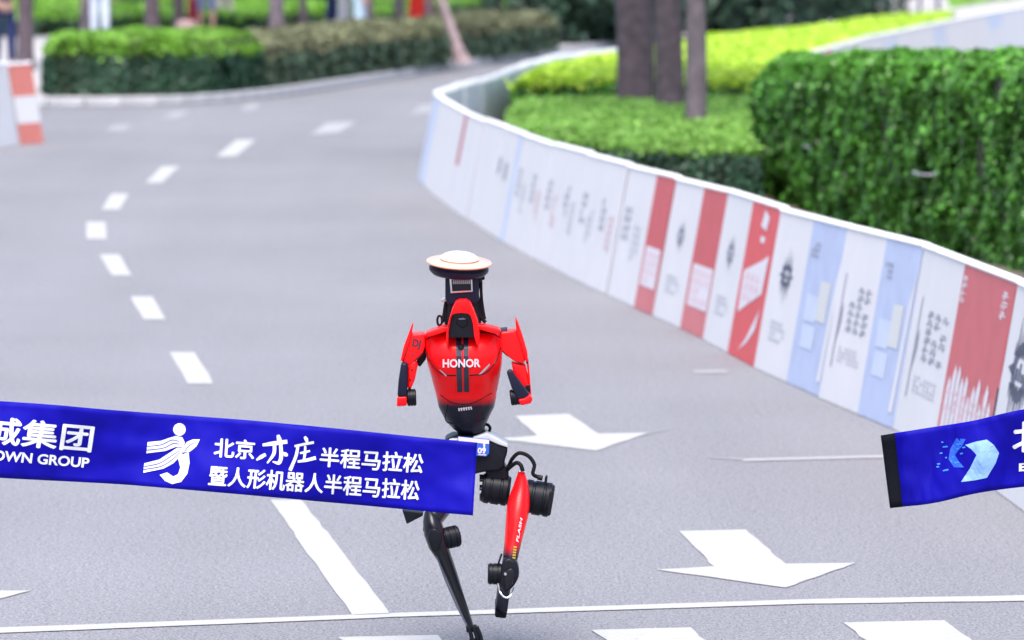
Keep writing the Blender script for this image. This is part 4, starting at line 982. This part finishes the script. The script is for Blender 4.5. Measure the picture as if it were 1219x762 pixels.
# arms. image left
M_ARM = M_RRED
ua = plate('upper_arm', [(487.5, 398.5), (503, 397.4), (506, 400), (506.3, 412), (503, 422), (495.5, 429.5), (487.5, 436), (479.5, 431.5), (478, 427), (481, 414)], -.19, .13, M_ARM, rob, .018, 50, 4); ab = bvh_of(ua)
plate('shoulder_fin', [(491, 385), (491.8, 388), (489.4, 402), (483, 420), (479.2, 431), (476.8, 429), (480.5, 413), (486.6, 397)], -.20, .10, M_ARM, ua, .004)
seam([(489.5, 399), (483.5, 418), (480, 430)], .002, M_RBLK, ua, ab); seam([(487, 434.5), (494.5, 428.5), (503, 420)], .002, M_RBLK, ua, ab)
lay_text('arm_lettering', 'DJ', [(491.6, 403.4), (501.8, 404.2), (499.6, 416.4), (489.8, 414.6)], M_STRIPE, ua, ab, .03, .004)
lay_polys('arm_marks', [[(489+i*2, 420.4), (490.4+i*2, 420.4), (490+i*2, 422), (488.7+i*2, 422)] for i in range(3)] + [[(489, 423.4), (491, 423), (491, 425), (489.4, 425.2)]], M_STRIPE, ua, ab, .004)
plate('shoulder_joint', [(497, 424), (507, 410), (509, 412), (507, 428), (500, 437), (495.5, 434)], -.13, .10, M_RBLK, rob, .008)
fa = plate('forearm', [(485.5, 436), (494, 429.5), (497.5, 434), (494, 452), (489.5, 462.5), (485, 463)], -.20, .07, M_ARM, rob, .01, 45, 3)
for x_, y_ in ((490.4, 440.5), (488.2, 452)): p = R(x_, y_, -.2025); cyl('screw', p, p+Vector((0, .01, 0)), .0035, M_RBLK, fa, [(0, 0), (0, 1), (1, 1), (1, 0)], 12)
plate('forearm_guard', [(477.6, 432), (485.6, 432.2), (485.2, 455), (484, 473), (472.9, 473), (474.4, 452)], -.24, .09, M_NAVY, rob, .012, 45, 3)
plate('arm_tip', [(472.8, 472.8), (484.2, 472.4), (484.2, 483.2), (472.2, 484.2)], -.242, .09, M_ARM, rob, .006)
cyl('wrist_motor', R(484.5, 473.5, -.19), R(495.4, 473, -.19), 10.2*u, M_RBLK)
plate('forearm_link', [(486, 459), (490, 457), (489, 465), (485.5, 466)], -.17, .04, M_RBLK, rob, .003)
# image right
ub = plate('upper_arm', [(596, 396), (612, 394), (616, 396.5), (621, 410), (626, 428), (622.5, 434), (612.5, 430.5), (604, 424), (597, 418.5), (594.5, 412)], -.16, .13, M_ARM, rob, .018, 50, 4); bb = bvh_of(ub)
plate('shoulder_fin', [(613.2, 377.6), (616.4, 384), (622, 400), (628, 421), (628.6, 431), (626, 431), (620, 411), (614.6, 395)], -.17, .10, M_ARM, ub, .004)
seam([(616, 396), (622, 412), (626, 428)], .0022, M_RBLK, ub, bb); seam([(598, 418), (607, 426.5), (616, 432.5), (624, 432)], .002, M_RBLK, ub, bb)
plate('shoulder_joint', [(594, 393), (604, 392), (604, 396), (598, 400), (597, 420), (593.5, 418)], -.12, .12, M_NAVY, rob, .006)
fb = plate('forearm', [(608.6, 431), (614, 433), (625, 433.5), (630.5, 457), (631, 470), (624, 468), (611.5, 446)], -.15, .07, M_ARM, rob, .01, 45, 3)
plate('forearm_edge', [(627, 432), (629.6, 433), (632.6, 470), (630.4, 471), (629, 456)], -.155, .08, M_ARM, fb, .003)
plate('elbow_pin', [(626, 428.6), (629, 428), (629, 432.6), (626.4, 433)], -.165, .05, M_RBLK, fb, .002)
plate('wrist_band', [(625.5, 459), (631, 458), (631.6, 466), (627, 467)], -.165, .06, M_RBLK, fb, .003)
plate('forearm_guard', [(603.2, 443.4), (606.4, 441.4), (609.4, 442), (630.4, 470), (625, 474.6), (616, 475), (609, 462)], -.235, .08, M_NAVY, rob, .011, 45, 3)
plate('arm_tip', [(616.6, 475.6), (624, 474.6), (630.4, 470), (634.2, 475), (632, 480.4), (620, 483)], -.24, .09, M_ARM, rob, .007)
cyl('wrist_motor', R(607.4, 473.6, -.2), R(619, 472, -.2), 9.6*u, M_RBLK)
# waist and pelvis
loft('waist', [(507, 541, 577, .075, -.03), (512, 544, 577.6, .07, -.02), (522, 545, 577, .065, 0), (530, 540, 580, .07, .0)], M_RBLK, ex=4)
tube('waist_cable', catmull([R(577, 505, -.03), R(581, 506, -.04), R(583.4, 510, -.04), R(581.4, 514.5, -.03), R(578, 514, 0), R(580, 521, 0)], 6), .006, M_RUB, rob)
pel = plate('pelvis', [(530, 524), (538, 519.5), (560, 520), (584, 524), (604.6, 533), (603.6, 541), (600.6, 549), (601, 556), (594, 561), (576, 562), (560, 566), (540, 566), (528, 556), (527, 536)], -.12, .20, M_RBLK, rob, .014, 45, 3)
plate('pelvis_cover', [(536, 522.2), (560, 522), (580, 515.4), (604.4, 529), (605, 533.2), (594, 529.6), (583, 524.8), (560, 525), (533, 525)], -.128, .17, mat('pale_grey_gloss', (.55, .54, .56), .35), rob, .005)
bib = plate('race_bib', [(545, 519.5), (582.6, 523), (582.2, 539.6), (579, 543.6), (545, 541)], -.137, .006, M_BIB, rob, .001); bibb = bvh_of(bib)
lay_polys('bib_band', [[(545.6, 520), (582.2, 523.6), (582.2, 528.6), (545.6, 525.4)], [(569, 540.8), (579, 541.2), (578.6, 542.2), (569, 541.8)], [(570, 543.2), (577, 543.4), (577, 544), (570, 543.8)]], M_RWH, bib, bibb, .002)
lay_text('bib_number', '09', [(568.6, 533), (578.6, 532.6), (578.4, 540.2), (568.6, 540.2)], M_RWH, bib, bibb, .04, .002)
# raised leg, image right
cyl('hip_motor', R(573.5, 580, -.06), R(607, 584.5, -.06), 18.6*u, M_RBLK, rob)
for i in range(8):
    a = 2*math.pi*i/8; p = R(574.5, 580.5, -.06) + Vector((0, math.cos(a)*14*u, math.sin(a)*14*u)); cyl('motor_bolt', p + Vector((-.012, 0, 0)), p + Vector((.01, 0, 0)), .006, M_RBLK, rob, [(0, 0), (0, 1), (1, 1), (1, 0)], 10)
plate('hip_bracket', [(576, 555), (600, 553), (606, 563), (604, 572), (580, 570)], -.10, .14, M_RBLK, rob, .008)
cyl('hip_motor', R(622, 590, -.10), R(658, 596, -.10), 20.6*u, M_RBLK, rob)
plate('motor_cap', [(654.5, 585), (658.6, 586), (655.6, 613.6), (651, 613)], -.17, .13, M_RUB, rob, .006)
plate('motor_lug', [(648.6, 569), (651.2, 566), (652, 567), (651, 577), (648, 577)], -.12, .04, M_RBLK, rob, .002)
tube('cable', catmull([R(602, 561, -.08), R(606, 554, -.10), R(610, 546, -.13), R(618, 539.4, -.15), R(629, 543, -.15), R(636, 553, -.15), R(634.6, 564.5, -.15), R(643.5, 568.8, -.13)], 6), .0075, M_RUB, rob, 10)
tube('cable', catmull([R(601, 562, -.08), R(608, 555.4, -.12), R(615, 551, -.15), R(620, 554, -.17), R(622.4, 561, -.17)], 6), .008, M_RUB, rob, 10)
cyl('cable_plug', R(640, 568, -.14), R(646, 569.4, -.14), .010, M_RBLK, rob, [(0, 0), (0, 1), (1, 1), (1, 0)], 12)
TH = [(559.5, 617.8, 624, .02, -.13), (566, 615.4, 626.2, .035, -.14), (577, 611.6, 629.2, .055, -.16), (590, 606.4, 630.4, .068, -.18), (602, 603.4, 630.6, .07, -.20), (616, 602.3, 628.6, .068, -.22), (630, 601.4, 625, .062, -.24), (645, 600.6, 621, .056, -.26), (658, 599, 618, .052, -.28), (669, 598, 615.4, .05, -.295), (676, 600, 614, .04, -.30)]
M_TH = paint_mat('thigh_paint', RED, BLKC, z_at(660, -.28), z_at(639, -.26))
th = loft('thigh', TH, M_TH, ex=2.3, ang=60, n=32); thb = bvh_of(th)
plate('thigh_tip', [(617.6, 562), (618.6, 558.6), (623, 558.4), (625.4, 562.4)], -.165, .03, M_WGL, th, .002)
lay_text('lettering', 'FLASH', [(617.2, 613), (622.8, 613.6), (617.2, 646.5), (612.4, 645.5)] if False else [(614.0, 645), (619.4, 616), (622.4, 616.5), (617.2, 645.8)], M_RWH, th, thb, .02, .004, .2)
lay_polys('small_lettering', [[(611.6+.0*i-.42*i, 650+i*3.2), (615.4-.42*i, 650.6+i*3.2), (615-.42*i, 652.6+i*3.2), (611.2-.42*i, 652+i*3.2)] for i in range(5)], M_YELT, th, thb, .004)
seam([(613, 600), (608, 612), (605, 640)], .0016, M_RBLK, th, thb)
plate('knee_joint', [(598.6, 667), (606, 664), (614.6, 668), (618.2, 679), (617.6, 688), (612, 698), (602, 707), (595, 698), (596.6, 680)], -.38, .12, M_RBLK, rob, .012, 45, 3)
plate('knee_plate', [(602, 679), (609.6, 676), (612.6, 684), (609.6, 697), (602.6, 702), (599.6, 690)], -.40, .04, M_RBLG, rob, .008)
p = R(601.6, 683.6, -.405); cyl('knee_bolt', p, p + Vector((0, .03, 0)), .006, M_SIL, rob, [(0, 0), (0, .8), (.2, 1), (1, 1), (1, 0)], 14)
cyl('knee_motor', R(580.6, 683, -.31), R(598, 683.4, -.31), 12.6*u, M_RBLK, rob)
tube('silver_cable', catmull([R(592.8, 695, -.34), R(595, 704, -.37), R(599.5, 710.4, -.38), R(605, 711.4, -.38), R(609.6, 706, -.37), R(612, 700, -.35)], 6), .004, M_SIL, rob, 8)
tube('cable', catmull([R(597, 660, -.30), R(595, 666, -.33), R(593, 672, -.33)], 5), .004, M_RUB, rob, 8)
shin = [R(592.6, 698, -.28), R(608.4, 699, -.28), R(604.6, 724, .05), R(602.6, 736.4, .06), R(589.2, 734.8, .06), R(590.2, 722, .05)]
sb = [p + Vector((0, .05, .02)) for p in shin]
smooth_edges(from_bm('shin', prism_bm(shin, sb, .008, 3), M_NAVY, rob), 40)
ft = [R(589.4, 727, .045), R(603.4, 728.6, .045), R(602.4, 736.8, .05), R(589, 735.2, .05)]
smooth_edges(from_bm('foot_sole', prism_bm(ft, [p + Vector((0, .16, .03)) for p in ft], .008, 3), M_RUB, rob), 40)
# standing leg, image left
cyl('hip_motor', R(520, 584, -.05), R(556, 582, -.05), 19*u, M_RBLK, rob)
plate('knee_motor_mount', [(478.6, 607), (504, 610.5), (503, 614.5), (496, 618), (484.2, 624.2)], -.22, .10, M_RBLK, rob, .005)
def limb(name, nodes, m, n=20, parent=rob):
    V = []; Fc = []
    for i, (p, rx, ry) in enumerate(nodes):
        t = (nodes[min(i+1, len(nodes)-1)][0] - nodes[max(i-1, 0)][0]).normalized(); a = Vector((0, 1, 0)).cross(t).normalized(); b_ = t.cross(a)
        for k_ in range(n):
            w_ = 2*math.pi*k_/n; V.append(p + a*(rx*math.cos(w_)) + b_*(ry*math.sin(w_)))
    for i in range(len(nodes)-1):
        for k_ in range(n): Fc.append((i*n+k_, i*n+(k_+1) % n, (i+1)*n+(k_+1) % n, (i+1)*n+k_))
    Fc.append(tuple(range(n))[::-1]); Fc.append(tuple(range((len(nodes)-1)*n, len(nodes)*n)))
    return smooth_edges(mesh(name, V, Fc, m, parent), 50)
limb('thigh', [(R(536, 584, -.05), .05, .05), (R(530, 592, -.13), .055, .055), (R(522, 606, -.24), .045, .05), (R(515, 620, -.31), .036, .045), (R(514, 632, -.33), .034, .04)], M_RBLG)
limb('shin', [(R(512, 611, -.30), 7*u, .03), (R(514, 620, -.32), 10.5*u, .045), (R(517, 634, -.33), 12.5*u, .055), (R(521, 648, -.33), 11.5*u, .055), (R(528, 662, -.32), 9.2*u, .048), (R(537, 684, -.31), 7.6*u, .04), (R(548, 714, -.30), 5.8*u, .032), (R(557, 738, -.29), 4.6*u, .026), (R(560.4, 747, -.29), 4*u, .022)], M_RBLG)
plate('knee_joint', [(509, 642), (511, 632), (517, 628), (525, 633), (527, 644), (522, 656), (515, 658.6)], -.40, .09, M_RBLK, rob, .012, 45, 3)
tube('shin_edge', [R(520, 662, -.36), R(530, 690, -.345), (R(544, 722, -.33)), R(555.4, 744, -.315)], .0035, M_SIL if False else MATS['grey_ink'], rob, 6)
kA, kB = R(526, 642, -.32), R(546, 637.5, -.30); cyl('knee_motor', kA, kB, 13*u, M_RBLK, rob)
cyl('ankle_joint', R(555, 749, -.29), R(568, 747.6, -.29), 4.4*u, M_RBLK, rob)
for x0, x1 in ((558, 561), (563.4, 567.6), (567.5, 572)): limb('ankle_strut', [(R(x0, 746, -.30), .008, .008), (R(x1, 757, -.30), .008, .008), (R(x1+2, 768, -.30), .009, .009)], M_RBLK, 10)
fz = R(566, 770, -.30)
def foot_sec(x, y, z0, z1, w_): return [Vector((fz.x+x-w_, y, z0)), Vector((fz.x+x+w_, y, z0)), Vector((fz.x+x+w_*.8, y, z1)), Vector((fz.x+x-w_*.8, y, z1))]
fy = fz.y; secs = [foot_sec(0, fy-.17, .012, .03, .03), foot_sec(0, fy-.12, .0, .045, .042), foot_sec(0, fy-.02, .0, .075, .044), foot_sec(0, fy+.05, .0, .08, .036), foot_sec(0, fy+.09, .006, .05, .028)]
bm = bmesh.new(); vs = [[bm.verts.new(v) for v in s] for s in secs]
for a, b_ in zip(vs, vs[1:]):
    for i in range(4): bm.faces.new((a[i], a[(i+1) % 4], b_[(i+1) % 4], b_[i]))
bm.faces.new(vs[0]); bm.faces.new(vs[-1][::-1]); bmesh.ops.recalc_face_normals(bm, faces=bm.faces); bmesh.ops.bevel(bm, geom=list(bm.edges), offset=.008, segments=2, affect='EDGES')
smooth_edges(from_bm('foot', bm, M_RUB, rob), 40)
print('ankle', fz, 'tris', sum(len(o.data.polygons) for o in S.objects if o.type == 'MESH'))
